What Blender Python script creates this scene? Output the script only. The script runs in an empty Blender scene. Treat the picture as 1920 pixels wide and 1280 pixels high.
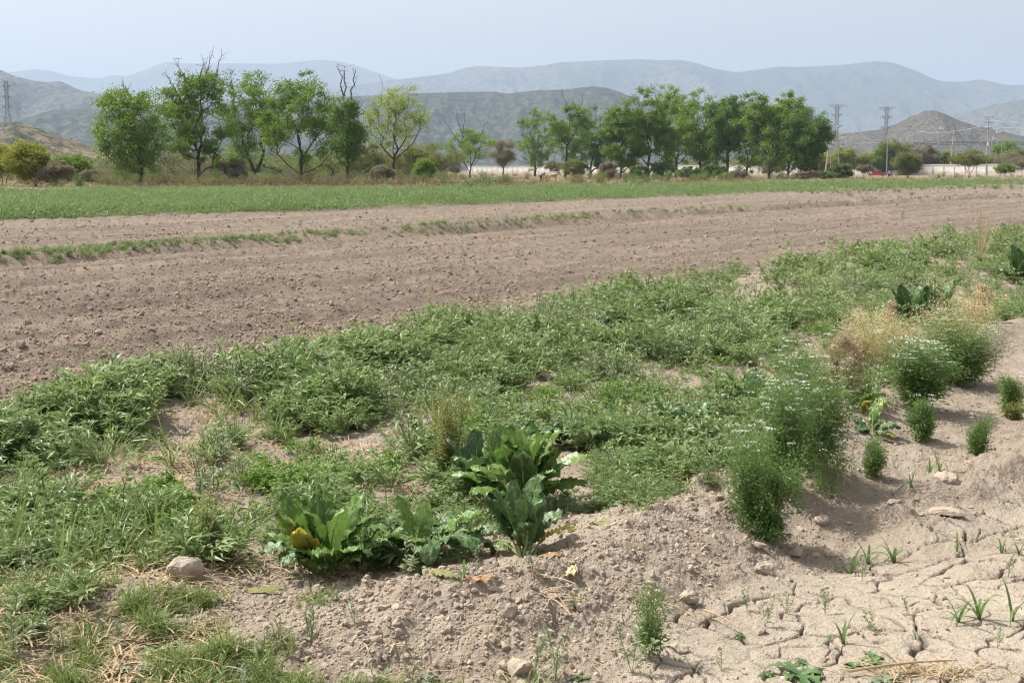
import bpy, math, random
import numpy as np
from mathutils import Vector, Matrix

# ------------------------------------------------------------------ camera, world, sun, exposure
SC = bpy.context.scene
COL = SC.collection
R = math.radians
CAM_H = 1.75
PITCH = math.atan(321.0 / 2400.0)
cam_d = bpy.data.cameras.new("camera")
cam_d.lens = 45.0
cam_d.sensor_width = 36.0
cam_d.clip_start = 0.1
cam_d.clip_end = 60000
cam = bpy.data.objects.new("camera", cam_d)
COL.objects.link(cam)
cam.location = (0, 0, CAM_H)
cam.rotation_euler = (math.pi / 2 - PITCH, 0, 0)
SC.camera = cam

SUN_EL, SUN_AZ = 55.0, -66.0          # azimuth from +Y, negative to the left
world = bpy.data.worlds.new("World")
SC.world = world
world.use_nodes = True
wn = world.node_tree
wn.nodes.clear()
w_out = wn.nodes.new("ShaderNodeOutputWorld")
w_bg = wn.nodes.new("ShaderNodeBackground")
w_sky = wn.nodes.new("ShaderNodeTexSky")
w_sky.sky_type = 'NISHITA'
w_sky.sun_disc = False
w_sky.sun_elevation = R(SUN_EL)
w_sky.sun_rotation = R(SUN_AZ)
w_sky.air_density = 1.1
w_sky.dust_density = 4.0
w_sky.ozone_density = 1.6
w_bg.inputs["Strength"].default_value = 0.142
w_hs = wn.nodes.new("ShaderNodeHueSaturation")        # hazy, whitened sky
w_hs.inputs["Saturation"].default_value = 0.03
wn.links.new(w_sky.outputs[0], w_hs.inputs["Color"])
wn.links.new(w_hs.outputs[0], w_bg.inputs["Color"])
wn.links.new(w_bg.outputs[0], w_out.inputs["Surface"])

sun_d = bpy.data.lights.new("sun", 'SUN')
sun_d.energy = 5.0
sun_d.angle = R(0.55)
sun_d.color = (1.0, 0.95, 0.87)
sun = bpy.data.objects.new("sun", sun_d)
COL.objects.link(sun)
sdir = Vector((math.sin(R(SUN_AZ)) * math.cos(R(SUN_EL)), math.cos(R(SUN_AZ)) * math.cos(R(SUN_EL)), math.sin(R(SUN_EL))))
sun.rotation_euler = sdir.to_track_quat('Z', 'Y').to_euler()
sun.location = (0, 0, 50)

SC.view_settings.view_transform = 'Standard'
SC.view_settings.look = 'None'
SC.view_settings.gamma = 1
SC.view_settings.use_curve_mapping = False
SC.view_settings.exposure = 0.46
SC.render.engine = 'CYCLES'
SC.cycles.use_denoising = True
SC.cycles.denoiser = 'OPENIMAGEDENOISE'
SC.cycles.max_bounces = 6
SC.cycles.diffuse_bounces = 3
SC.cycles.glossy_bounces = 2
SC.cycles.transmission_bounces = 3
SC.cycles.volume_bounces = 1
SC.cycles.transparent_max_bounces = 8
SC.cycles.caustics_reflective = False
SC.cycles.caustics_refractive = False
SC.cycles.filter_width = 1.2

# ------------------------------------------------------------------ photograph pixel (1920x1280) <-> world
F = 2400.0
SP, CP = math.sin(PITCH), math.cos(PITCH)

def ray(px, py):
    """direction with y component 1"""
    x = (px - 960.0) / F
    y = (640.0 - py) / F
    dy = CP + y * SP
    dz = -SP + y * CP
    return x / dy, dz / dy

def G(px, py, z=0.0):
    """ground point seen at the pixel for a surface at height z"""
    rx, rz = ray(px, py)
    d = (z - CAM_H) / rz
    return rx * d, d

def P2(x, y, z=0.0):
    dz = z - CAM_H
    dep = y * CP - dz * SP
    up = y * SP + dz * CP
    dep = np.maximum(dep, 0.3)
    return 960 + F * x / dep, 640 - F * up / dep

def at_depth(px, py, d):
    rx, rz = ray(px, py)
    return rx * d, d, CAM_H + rz * d

# ------------------------------------------------------------------ noise
def _h(ix, iy, seed):
    ix = ix.astype(np.int64); iy = iy.astype(np.int64)
    h = (ix * 374761393 + iy * 668265263 + seed * 982451653) & 0xffffffff
    h = ((h ^ (h >> 13)) * 1274126177) & 0xffffffff
    h = ((h ^ (h >> 16)) * 2246822519) & 0xffffffff
    return ((h ^ (h >> 15)) & 0xffffff) / float(0xffffff)

def pn(x, y, seed=0):
    x = np.asarray(x, float); y = np.asarray(y, float)
    ix = np.floor(x); iy = np.floor(y)
    fx = x - ix; fy = y - iy
    u = fx * fx * fx * (fx * (fx * 6 - 15) + 10)
    v = fy * fy * fy * (fy * (fy * 6 - 15) + 10)
    def g(dx, dy):
        a = _h(ix + dx, iy + dy, seed) * 2 * math.pi
        return np.cos(a) * (fx - dx) + np.sin(a) * (fy - dy)
    a = g(0, 0) * (1 - u) + g(1, 0) * u
    b = g(0, 1) * (1 - u) + g(1, 1) * u
    return (a * (1 - v) + b * v) * 1.5

def fbm(x, y, o=4, seed=0, gain=0.5, lac=2.03):
    s = 0; a = 1.0; t = 0
    for i in range(o):
        s = s + a * pn(x, y, seed + i * 17); t += a
        a *= gain; x = x * lac + 13.7; y = y * lac + 7.1
    return s / t * 1.6

def ridged(x, y, o=4, seed=0):
    s = 0; a = 1.0; t = 0
    for i in range(o):
        s = s + a * (1 - 2.2 * np.abs(pn(x, y, seed + i * 31))); t += a
        a *= 0.5; x = x * 2.07 + 3.1; y = y * 2.07 + 9.2
    return s / t

def worley(x, y, seed=0):
    ix = np.floor(x); iy = np.floor(y)
    f1 = np.full(x.shape, 9.0); f2 = np.full(x.shape, 9.0); idv = np.zeros(x.shape)
    for dx in (-1, 0, 1):
        for dy in (-1, 0, 1):
            cx = ix + dx; cy = iy + dy
            px = cx + _h(cx, cy, seed); py = cy + _h(cx, cy, seed + 5)
            d = np.hypot(px - x, py - y)
            c = d < f1
            f2 = np.where(c, f1, np.minimum(f2, d))
            idv = np.where(c, _h(cx, cy, seed + 9), idv)
            f1 = np.where(c, d, f1)
    return f1, f2, idv

def sm(a, b, x):
    t = np.clip((x - a) / (b - a), 0, 1)
    return t * t * (3 - 2 * t)

def pdist(x, y, pts):
    best = np.full(np.shape(x), 1e9); side = np.zeros(np.shape(x)); par = np.zeros(np.shape(x))
    L = 0.0
    for (ax, ay), (bx, by) in zip(pts[:-1], pts[1:]):
        dx, dy = bx - ax, by - ay
        l2 = dx * dx + dy * dy
        t = np.clip(((x - ax) * dx + (y - ay) * dy) / l2, 0, 1)
        d = np.hypot(x - ax - t * dx, y - ay - t * dy)
        s = np.sign((x - ax) * dy - (y - ay) * dx)
        m = d < best
        best = np.where(m, d, best); side = np.where(m, s, side)
        par = np.where(m, L + t * math.sqrt(l2), par)
        L += math.sqrt(l2)
    return best, side, par

# ------------------------------------------------------------------ materials
def mat_new(name):
    m = bpy.data.materials.new(name); m.use_nodes = True
    nt = m.node_tree
    b = nt.nodes.get("Principled BSDF")
    return m, nt, b

def nd(nt, typ, **kw):
    n = nt.nodes.new(typ)
    for k, v in kw.items():
        if k.startswith("i_"):
            n.inputs[k[2:].replace("_", " ")].default_value = v
        else:
            setattr(n, k, v)
    return n

def mix(nt, a, b, fac, mode='MIX'):
    n = nt.nodes.new("ShaderNodeMix"); n.data_type = 'RGBA'; n.blend_type = mode
    for sock, val in ((n.inputs[6], a), (n.inputs[7], b), (n.inputs[0], fac)):
        if isinstance(val, (tuple, list)): sock.default_value = (*val[:3], 1)
        elif isinstance(val, (int, float)): sock.default_value = val
        else: nt.links.new(val, sock)
    return n.outputs[2]

def ramp(nt, fac, stops):
    n = nt.nodes.new("ShaderNodeValToRGB")
    e = n.color_ramp.elements
    while len(e) < len(stops): e.new(0.5)
    for k, (p, c) in enumerate(stops):
        e[k].position = p
        e[k].color = (*c, 1) if isinstance(c, tuple) else (c, c, c, 1)
    nt.links.new(fac, n.inputs[0])
    return n.outputs[0]

def math_n(nt, op, a, b=0.0):
    n = nt.nodes.new("ShaderNodeMath"); n.operation = op
    for s, v in ((n.inputs[0], a), (n.inputs[1], b)):
        if isinstance(v, (int, float)): s.default_value = v
        else: nt.links.new(v, s)
    return n.outputs[0]

def noise_n(nt, scale, detail=3, vec=None, rough=0.6):
    n = nt.nodes.new("ShaderNodeTexNoise")
    n.inputs["Scale"].default_value = scale
    n.inputs["Detail"].default_value = detail
    n.inputs["Roughness"].default_value = rough
    if vec is not None: nt.links.new(vec, n.inputs["Vector"])
    return n.outputs[0]

def leafmat(name, c0, c1, trans=0.35, rough=0.55, spec=0.35, rndw=0.5, nscale=1.5, dry=None, dryf=0.1):
    m, nt, b = mat_new(name)
    at = nd(nt, "ShaderNodeAttribute", attribute_name="tint")
    oi = nd(nt, "ShaderNodeObjectInfo")
    geo = nd(nt, "ShaderNodeNewGeometry")
    n1 = noise_n(nt, nscale, 2, geo.outputs["Position"])
    f = math_n(nt, 'ADD', math_n(nt, 'MULTIPLY', at.outputs["Fac"], 1 - rndw), math_n(nt, 'MULTIPLY', oi.outputs["Random"], rndw * 0.6))
    f = math_n(nt, 'ADD', f, math_n(nt, 'MULTIPLY', math_n(nt, 'SUBTRACT', n1, 0.3), rndw * 0.9))
    c = mix(nt, c0, c1, f)
    if dry:
        k = math_n(nt, 'GREATER_THAN', at.outputs["Fac"], 1 - dryf)
        c = mix(nt, c, dry, k)
    nt.links.new(c, b.inputs["Base Color"])
    b.inputs["Roughness"].default_value = rough
    b.inputs["Specular IOR Level"].default_value = spec
    tr = nt.nodes.new("ShaderNodeBsdfTranslucent")
    tc = mix(nt, c, (1.0, 1.0, 0.35), 0.25, 'MULTIPLY')
    nt.links.new(c, tr.inputs["Color"])
    ms = nt.nodes.new("ShaderNodeMixShader"); ms.inputs[0].default_value = trans
    nt.links.new(b.outputs[0], ms.inputs[1]); nt.links.new(tr.outputs[0], ms.inputs[2])
    nt.links.new(ms.outputs[0], nt.nodes["Material Output"].inputs[0])
    return m

def plain(name, c, rough=0.7, spec=0.3, metal=0.0, var=0.25, scale=8.0, bump=0.0):
    m, nt, b = mat_new(name)
    geo = nd(nt, "ShaderNodeNewGeometry")
    n1 = noise_n(nt, scale, 4, geo.outputs["Position"])
    dark = tuple(v * (1 - var) for v in c); lite = tuple(min(1, v * (1 + var)) for v in c)
    col = mix(nt, dark, lite, n1)
    nt.links.new(col, b.inputs["Base Color"])
    b.inputs["Roughness"].default_value = rough
    b.inputs["Specular IOR Level"].default_value = spec
    b.inputs["Metallic"].default_value = metal
    if bump:
        bp = nd(nt, "ShaderNodeBump"); bp.inputs["Strength"].default_value = bump
        bp.inputs["Distance"].default_value = 0.02
        nt.links.new(n1, bp.inputs["Height"]); nt.links.new(bp.outputs[0], b.inputs["Normal"])
    return m

# ------------------------------------------------------------------ mesh builder
class MB:
    def __init__(s):
        s.v = []; s.f = []; s.t = []; s.n = 0
    def add(s, v, faces, mat=0, tint=0.5):
        v = np.asarray(v, float).reshape(-1, 3)
        if not isinstance(faces, list) or (faces and not isinstance(faces[0], np.ndarray)):
            by = {}
            for f in faces: by.setdefault(len(f), []).append(f)
            faces = [np.array(q, int) for q in by.values()]
        for f in faces:
            if len(f): s.f.append((f + s.n, np.full(len(f), mat) if np.isscalar(mat) else np.asarray(mat)))
        s.v.append(v)
        s.t.append(np.full(len(v), tint) if np.isscalar(tint) else np.asarray(tint, float))
        s.n += len(v)
    def box(s, c, sz, mat=0, rz=0.0, tint=0.5):
        x, y, z = (q / 2 for q in sz)
        v = np.array([(i * x, j * y, k * z) for k in (-1, 1) for j in (-1, 1) for i in (-1, 1)])
        if rz:
            ca, sa = math.cos(rz), math.sin(rz)
            v = np.stack([v[:, 0] * ca - v[:, 1] * sa, v[:, 0] * sa + v[:, 1] * ca, v[:, 2]], 1)
        s.add(v + np.array(c), [(0, 2, 3, 1), (4, 5, 7, 6), (0, 1, 5, 4), (2, 6, 7, 3), (0, 4, 6, 2), (1, 3, 7, 5)], mat, tint)
    def tubes(s, A, B, ra, rb, k=5, mat=0, tint=0.5, caps=False):
        A = np.asarray(A, float).reshape(-1, 3); B = np.asarray(B, float).reshape(-1, 3); n = len(A)
        if n == 0: return
        ra = np.broadcast_to(ra, (n,)); rb = np.broadcast_to(rb, (n,))
        d = B - A; d = d / np.maximum(np.linalg.norm(d, axis=1, keepdims=True), 1e-9)
        ref = np.where(np.abs(d[:, 2:3]) > 0.9, np.array([[1.0, 0, 0]]), np.array([[0, 0, 1.0]]))
        u = np.cross(d, ref); u /= np.linalg.norm(u, axis=1, keepdims=True); w = np.cross(d, u)
        a = np.arange(k) * 2 * math.pi / k
        ring = u[:, None] * np.cos(a)[None, :, None] + w[:, None] * np.sin(a)[None, :, None]
        V = np.concatenate([A[:, None] + ring * ra[:, None, None], B[:, None] + ring * rb[:, None, None]], 1)
        j = np.arange(k); q = np.stack([j, (j + 1) % k, k + (j + 1) % k, k + j], 1)
        Fq = (q[None] + (np.arange(n) * 2 * k)[:, None, None]).reshape(-1, 4)
        fl = [Fq]
        if caps:
            fl.append((np.stack([np.arange(k)[::-1], ])[None] + (np.arange(n) * 2 * k)[:, None, None]).reshape(-1, k))
            fl.append((np.stack([np.arange(k) + k])[None] + (np.arange(n) * 2 * k)[:, None, None]).reshape(-1, k))
        t = tint if np.isscalar(tint) else np.repeat(tint, 2 * k)
        s.add(V.reshape(-1, 3), fl, mat, t)
    def poly(s, pts, r0, r1=None, k=5, mat=0, tint=0.5):
        pts = np.asarray(pts, float); n = len(pts) - 1
        r1 = r0 if r1 is None else r1
        r = np.linspace(r0, r1, n + 1)
        s.tubes(pts[:-1], pts[1:], r[:-1], r[1:], k, mat, tint)
    def lances(s, P, D, L, W, tint, droop=0.25, mat=0, up=0.7, rng=None):
        """folded lance-shaped leaves, 4 triangles each"""
        rng = rng or np.random.default_rng(1)
        n = len(P); D = D / np.maximum(np.linalg.norm(D, axis=1, keepdims=True), 1e-9)
        nr = rng.normal(size=(n, 3)) * (1 - up); nr[:, 2] += up
        S = np.cross(D, nr); S /= np.maximum(np.linalg.norm(S, axis=1, keepdims=True), 1e-6)
        N = np.cross(S, D)
        L = np.broadcast_to(L, (n,))[:, None]; W = np.broadcast_to(W, (n,))[:, None]
        M = P + D * L * 0.45
        Z = np.zeros((n, 3)); Z[:, 2] = 1
        V = np.stack([P, M - S * W / 2 + N * W * .18, M, M + S * W / 2 + N * W * .18, P + D * L - Z * L * droop], 1)
        q = np.array([(0, 2, 1), (0, 3, 2), (1, 2, 4), (2, 3, 4)])
        Fq = (q[None] + (np.arange(n) * 5)[:, None, None]).reshape(-1, 3)
        s.add(V.reshape(-1, 3), [Fq], mat, np.repeat(np.broadcast_to(tint, (n,)), 5))
    def cards(s, P, D, L, W, tint, up=0.45, rng=None, mat=0):
        """flat leaf-shaped quads, 2 triangles each"""
        n = len(P); D = D / np.maximum(np.linalg.norm(D, axis=1, keepdims=True), 1e-9)
        nr = rng.normal(size=(n, 3)) * (1 - up); nr[:, 2] += up
        S = np.cross(D, nr); S /= np.maximum(np.linalg.norm(S, axis=1, keepdims=True), 1e-6)
        N = np.cross(S, D); L = np.broadcast_to(L, (n,))[:, None]; W = np.broadcast_to(W, (n,))[:, None]
        V = np.stack([P, P + D * L * .5 - S * W / 2 + N * W * .2, P + D * L, P + D * L * .5 + S * W / 2 + N * W * .2], 1)
        Fq = np.array([(0, 3, 2, 1)])[None] + (np.arange(n) * 4)[:, None, None]
        s.add(V.reshape(-1, 3), [Fq.reshape(-1, 4)], mat, np.repeat(np.broadcast_to(tint, (n,)), 4))
    def build(s, name, mats, smooth=False, parent=None, loc=None, link=True):
        me = bpy.data.meshes.new(name)
        V = np.concatenate(s.v) if s.v else np.zeros((0, 3))
        if loc is not None: V = V - np.array(loc)
        me.vertices.add(len(V)); me.vertices.foreach_set("co", V.astype(np.float32).ravel())
        nl = sum(f.size for f, _ in s.f); nf = sum(len(f) for f, _ in s.f)
        me.loops.add(nl); me.polygons.add(nf)
        me.loops.foreach_set("vertex_index", np.concatenate([f.ravel() for f, _ in s.f]).astype(np.int32))
        tot = np.concatenate([np.full(len(f), f.shape[1]) for f, _ in s.f])
        st = np.concatenate([[0], np.cumsum(tot)[:-1]])
        me.polygons.foreach_set("loop_start", st.astype(np.int32))
        me.polygons.foreach_set("material_index", np.concatenate([m for _, m in s.f]).astype(np.int32))
        me.polygons.foreach_set("use_smooth", np.full(nf, bool(smooth)))
        a = me.attributes.new("tint", 'FLOAT', 'POINT')
        a.data.foreach_set("value", np.concatenate(s.t).astype(np.float32))
        me.update(calc_edges=True)
        me.validate()
        for m in (mats if isinstance(mats, (list, tuple)) else [mats]): me.materials.append(m)
        o = bpy.data.objects.new(name, me)
        if link: COL.objects.link(o)
        if parent: o.parent = parent
        if loc is not None: o.location = loc
        return o

def tag(o, label=None, cat=None, group=None, kind=None):
    if label: o['label'] = label
    if cat: o['category'] = cat
    if group: o['group'] = group
    if kind: o['kind'] = kind
    return o

def empty(name, loc, label=None, cat=None, group=None, rz=0.0):
    o = bpy.data.objects.new(name, None); COL.objects.link(o)
    o.location = loc; o.rotation_euler = (0, 0, rz); o.empty_display_size = 0.1
    return tag(o, label, cat, group)

def copy_thing(src, loc, rz=0, scale=None, label=None, group=None):
    r = src.copy(); COL.objects.link(r); r.location = loc; r.rotation_euler = (0, 0, rz)
    if scale is not None: r.scale = (scale,) * 3 if np.isscalar(scale) else scale
    if label: r['label'] = label
    if group: r['group'] = group
    for ch in list(src.children):
        c = ch.copy(); COL.objects.link(c); c.parent = r
        for g in ch.children:
            d = g.copy(); COL.objects.link(d); d.parent = c
    return r

def scatter(name, pos, scl, templates, label, cat, seed=0, tilt=0.15, parent=None, idx=None, sclz=None):
    """one 'stuff' object: geometry-node instances of unlinked template meshes"""
    rng = np.random.default_rng(seed)
    n = len(pos)
    me = bpy.data.meshes.new(name)
    me.vertices.add(n); me.vertices.foreach_set("co", np.asarray(pos, np.float32).ravel())
    rot = np.stack([rng.normal(0, tilt, n), rng.normal(0, tilt, n), rng.uniform(0, 6.283, n)], 1)
    a = me.attributes.new("rot", 'FLOAT_VECTOR', 'POINT'); a.data.foreach_set("vector", rot.astype(np.float32).ravel())
    s3 = np.stack([scl, scl, scl if sclz is None else scl * sclz], 1)
    a = me.attributes.new("scl", 'FLOAT_VECTOR', 'POINT'); a.data.foreach_set("vector", s3.astype(np.float32).ravel())
    idx = rng.integers(0, len(templates), n) if idx is None else idx
    a = me.attributes.new("idx", 'INT', 'POINT'); a.data.foreach_set("value", idx.astype(np.int32))
    o = bpy.data.objects.new(name, me); COL.objects.link(o)
    ng = bpy.data.node_groups.new(name, 'GeometryNodeTree')
    ng.interface.new_socket("Geometry", in_out='INPUT', socket_type='NodeSocketGeometry')
    ng.interface.new_socket("Geometry", in_out='OUTPUT', socket_type='NodeSocketGeometry')
    N = ng.nodes; gi = N.new("NodeGroupInput"); go = N.new("NodeGroupOutput"); jn = N.new("GeometryNodeJoinGeometry")
    def na(nm, dt):
        q = N.new("GeometryNodeInputNamedAttribute"); q.data_type = dt; q.inputs["Name"].default_value = nm
        return q.outputs["Attribute"]
    ar, as_, ai = na("rot", 'FLOAT_VECTOR'), na("scl", 'FLOAT_VECTOR'), na("idx", 'INT')
    e2r = N.new("FunctionNodeEulerToRotation"); ng.links.new(ar, e2r.inputs[0])
    for i, t in enumerate(templates):
        cmp_ = N.new("FunctionNodeCompare"); cmp_.data_type = 'INT'; cmp_.operation = 'EQUAL'
        ng.links.new(ai, cmp_.inputs[2]); cmp_.inputs[3].default_value = i
        oi = N.new("GeometryNodeObjectInfo"); oi.inputs["Object"].default_value = t; oi.inputs["As Instance"].default_value = True
        ip = N.new("GeometryNodeInstanceOnPoints")
        ng.links.new(gi.outputs[0], ip.inputs["Points"]); ng.links.new(cmp_.outputs[0], ip.inputs["Selection"])
        ng.links.new(oi.outputs["Geometry"], ip.inputs["Instance"])
        ng.links.new(e2r.outputs[0], ip.inputs["Rotation"]); ng.links.new(as_, ip.inputs["Scale"])
        ng.links.new(ip.outputs[0], jn.inputs[0])
    ng.links.new(jn.outputs[0], go.inputs[0])
    md = o.modifiers.new("scatter", 'NODES'); md.node_group = ng
    tag(o, label, cat, None, 'stuff')
    if parent: o.parent = parent
    return o
# ------------------------------------------------------------------ ground relief
FA = np.array([(-500, 900), (0, 800), (200, 765), (450, 705), (640, 680), (800, 635), (1000, 590), (1250, 540), (1400, 515), (1700, 465), (1920, 432), (2400, 385)], float)   # near edge of the tilled field
FD = np.array([(-500, 512), (0, 478), (300, 457), (600, 440), (1000, 413), (1300, 393), (1600, 378), (1920, 364), (2400, 348)], float)      # weedy berm in the field
FE = np.array([(-500, 422), (0, 411), (640, 392), (1280, 368), (1920, 345), (2400, 334)], float)                                               # far edge of the tilled field
FF = np.array([(-500, 364), (0, 361), (640, 357), (1100, 354), (1300, 349), (1600, 344), (1920, 340), (2400, 333)], float)                     # far edge of the green crop
def edge(tab, px): return np.interp(px, tab[:, 0], tab[:, 1])
def wl(pts, z=0.0): return [G(a, b, z) for a, b in pts]

RIDGE = wl([(-400, 1130), (0, 1130), (330, 1085), (520, 1105), (640, 1140), (790, 1120), (950, 1115), (1080, 1065), (1180, 1000), (1270, 950), (1370, 915)], 0.12)
RIDGE_H = [0.05, 0.06, 0.08, 0.06, 0.12, 0.17, 0.18, 0.17, 0.16, 0.14, 0.10]
EDGE_R = wl([(1370, 915), (1500, 880), (1600, 790), (1690, 710), (1800, 650), (1900, 612), (2100, 560)], 0.06)
MOUND2 = wl([(1690, 960), (1730, 935), (1790, 905), (1960, 840)], 0.05)
BERM = wl([tuple(q) for q in FD], 0.1)
FURDIR = np.array([0.575, 0.818])
_rl = [0.0]
for a_, b_ in zip(RIDGE[:-1], RIDGE[1:]): _rl.append(_rl[-1] + math.dist(a_, b_))

def zones(x, y):
    """weights of the kinds of surface at a ground point"""
    wx = x + 0.12 * fbm(x * 1.3, y * 1.3, 3, 71); wy = y + 0.2 * fbm(x * 1.1 + 9, y * 1.1, 3, 72)
    px, py = P2(wx, wy)
    front = y > 1.0
    a, d, e, f = (edge(t, px) for t in (FA, FD, FE, FF))
    tilled = front * (py < a) * (py > e)
    soft_a = sm(-0.0, 1.0, (a - py) / 12.0 + 0.5) * sm(0, 1, (py - e) / 3.0 + .5) * front
    crop = front * sm(0, 1, (e - py) / 3.0 + .5) * sm(0, 1, (py - f) / 2.0 + .5)
    beyond = front * (py <= f)
    return px, py, soft_a, crop, beyond

CRK = wl([(1200, 1200), (1330, 1130), (1440, 1080), (1500, 1050), (1640, 1010), (1960, 930), (2300, 900), (2500, 1500), (1180, 1500), (1150, 1270)], 0.0)
def inpoly(x, y, poly):
    c = np.zeros(np.shape(x), bool); n = len(poly)
    for i in range(n):
        x1, y1 = poly[i]; x2, y2 = poly[(i + 1) % n]
        m = ((y1 > y) != (y2 > y)) & (x < (x2 - x1) * (y - y1) / (y2 - y1 + 1e-12) + x1)
        c ^= m
    return c
def softpoly(x, y, poly, w):
    d, _, _ = pdist(x, y, list(poly) + [poly[0]])
    return sm(-w, w, np.where(inpoly(x, y, poly), d, -d))
BASIN = wl([(560, 1100), (800, 1000), (900, 930), (1100, 900), (1250, 930), (1160, 1010), (1060, 1070), (920, 1100), (700, 1120)], 0.0)
HOLLOW = G(1560, 1010)

def ground_full(x, y):
    x = np.asarray(x, float); y = np.asarray(y, float)
    px, py, til, crop, bey = zones(x, y)
    dist = np.hypot(x, y)
    near = 1 - sm(30, 90, dist)
    nf = 1 - 0.85 * sm(7, 16, dist)
    z = 0.03 * fbm(x * 0.35, y * 0.35, 3, 3) * near
    # ridges round the planted bed
    d, _, par = pdist(x, y, RIDGE)
    hh = np.interp(par, _rl, RIDGE_H)
    wob = 0.10 * fbm(x * 2.2, y * 2.2, 3, 21)
    rid = hh * np.exp(-((d + wob) / 0.36) ** 2)
    z = z + rid * (1 + 0.35 * fbm(x * 3, y * 3, 3, 22))
    d2, s2, _ = pdist(x, y, EDGE_R)
    edr = 0.11 * np.exp(-((d2 + wob) / 0.30) ** 2)
    z = z + edr
    d3, _, _ = pdist(x, y, MOUND2)
    z = z + 0.10 * np.exp(-((d3 + wob * 1.3) / 0.22) ** 2) * (0.6 + 0.8 * np.clip(fbm(x * 2.5, y * 2.5, 2, 27) + 0.4, 0, 1))
    hx, hy = HOLLOW
    z = z - 0.11 * np.exp(-(((x - hx) / 0.45) ** 2 + ((y - hy) / 0.55) ** 2))
    # block-like clods
    bare = (1 - til) * (1 - crop) * (1 - bey) * near
    crk = softpoly(x, y, CRK, 0.10) * bare
    bas = softpoly(x, y, BASIN, 0.12) * bare
    smooth_clay = np.maximum(crk * (0.55 + 0.45 * sm(-0.35, 0.1, fbm(x * 1.1, y * 1.1, 2, 41) + 0.25)), bas * 0.8)
    rough = bare * (1 - smooth_clay)
    wx = x + 0.03 * pn(x * 14, y * 14, 51); wy = y + 0.03 * pn(x * 14, y * 14, 52)
    f1, f2, idv = worley(wx * 9, wy * 9, 5)
    g1, g2, idg = worley(wx * 22 + 3, wy * 22, 6)
    k1, k2, idk = worley(wx * 48, wy * 48, 7)
    amt = sm(-0.25, 0.5, fbm(x * 1.7, y * 1.7, 3, 55))
    dome_ = lambda f, r: np.sqrt(np.clip(r * r - f * f, 0, None))
    lump = dome_(f1, 0.25 + 0.3 * idv) * (idv > 0.5) * 0.050 * idv + dome_(g1, 0.2 + 0.35 * idg) * 0.028 * (idg > 0.25) + dome_(k1, 0.5) * 0.009
    z = z + rough * (nf * lump * (0.3 + 0.6 * amt + 0.25 * np.clip(rid * 6, 0, 1)) + 0.022 * fbm(x * 5, y * 5, 4, 61))
    z = z + smooth_clay * (0.010 * fbm(x * 3, y * 3, 3, 63) + lump * 0.03)
    # drying cracks
    cw = 0.07 * fbm(x * 3.5, y * 3.5, 3, 81); cv = 0.07 * fbm(x * 3.5 + 40, y * 3.5, 3, 82)
    c1, c2, _ = worley((x + cw) * 3.6, (y + cv) * 3.0, 8)
    e1, e2, _ = worley((x + cw) * 6.0 + 11, (y + cv) * 5.2, 9)
    gate = sm(-0.60, -0.3, fbm(x * 1.9, y * 1.9, 2, 83) + 0.10)
    gate2 = sm(0.05, 0.35, fbm(x * 3.1, y * 3.1, 2, 84) + 0.12)
    wC = 0.032 + 0.022 * fbm(x * 5, y * 5, 2, 85)
    crack = (1 - sm(wC * 0.3, wC, (c2 - c1))) * gate * 0.036 * (0.6 + 0.4 * sm(-.3, .2, fbm(x * 2.7 + 5, y * 2.7, 2, 86))) + (1 - sm(0.015, 0.06, (e2 - e1))) * gate2 * 0.020
    crack = crack * np.maximum(crk, bas)
    dome = sm(0, 0.12, c2 - c1) * 0.005 * np.maximum(crk, bas)
    z = z - crack + dome
    # tilled field: furrows and clods
    t = x * FURDIR[1] - y * FURDIR[0]
    s = x * FURDIR[0] + y * FURDIR[1]
    warp = 0.25 * fbm(x * 0.25, y * 0.25, 2, 91)
    fur = 0.034 * np.sin((t + warp) * 2 * math.pi / 0.95) + 0.045 * np.sin((t + warp * 2) * 2 * math.pi / 3.1) * sm(-.4, .4, fbm(s * .05, t * .4, 2, 93))
    h1, h2, idh = worley(wx * 3.3 + 5, wy * 3.3, 12)
    clod = dome_(h1, 0.3) * 0.10 * (idh > 0.8) * (1 - sm(20, 45, dist)) + dome_(f1, 0.2 + 0.3 * idv) * 0.05 * (idv > 0.55) * (1 - sm(9, 18, dist)) + dome_(g1, 0.5) * 0.02 * (1 - sm(6, 10, dist))
    band = 0.5 + 0.8 * sm(-0.3, 0.5, fbm(s * 0.15, t * 1.1, 3, 95))
    farb = 1 + sm(10, 40, dist) * 0.8
    z = z + til * (1 - sm(110, 220, dist)) * (fur + (clod * band + 0.028 * fbm(x * 3.4, y * 3.4, 4, 97) * band * (1 - 0.7 * sm(15, 35, dist))) * farb - 0.02)
    # berm and its ditch
    db, sb, _ = pdist(x, y, BERM)
    bw = 0.10 * fbm(x * 0.9, y * 0.9, 2, 101)
    z = z + 0.20 * np.exp(-((db + bw) / 0.45) ** 2) * (0.7 + 0.5 * fbm(x * .6, y * .6, 2, 102)) * (y > 5)
    off = db * sb
    z = z - 0.14 * np.exp(-((off - 1.0) / 0.45) ** 2) * (y > 5)
    # crop stands on a slightly raised bank
    z = z + 0.14 * crop
    z = z + bey * (0.14 * (1 - sm(200, 320, dist)) + 0.12 * fbm(x * 0.05, y * 0.05, 3, 105) * sm(120, 260, dist))
    z = z - 0.05 * sm(0, 1.2, 4.9 - y + 0.5 * x * (x < 0) * -0.2) * (x < 0.0) * (y > 0)
    # belt of weeds grows on a low bank beside the field
    pa = edge(FA, px)
    z = z + 0.08 * np.exp(-((py - pa - 45) / 40.0) ** 2) * near * (y > 2)
    return z, px, py, til, crop, bey, smooth_clay, crack, rough

def gz(x, y):
    x = np.atleast_1d(np.asarray(x, float)); y = np.atleast_1d(np.asarray(y, float))
    return ground_full(x, y)[0]

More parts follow.
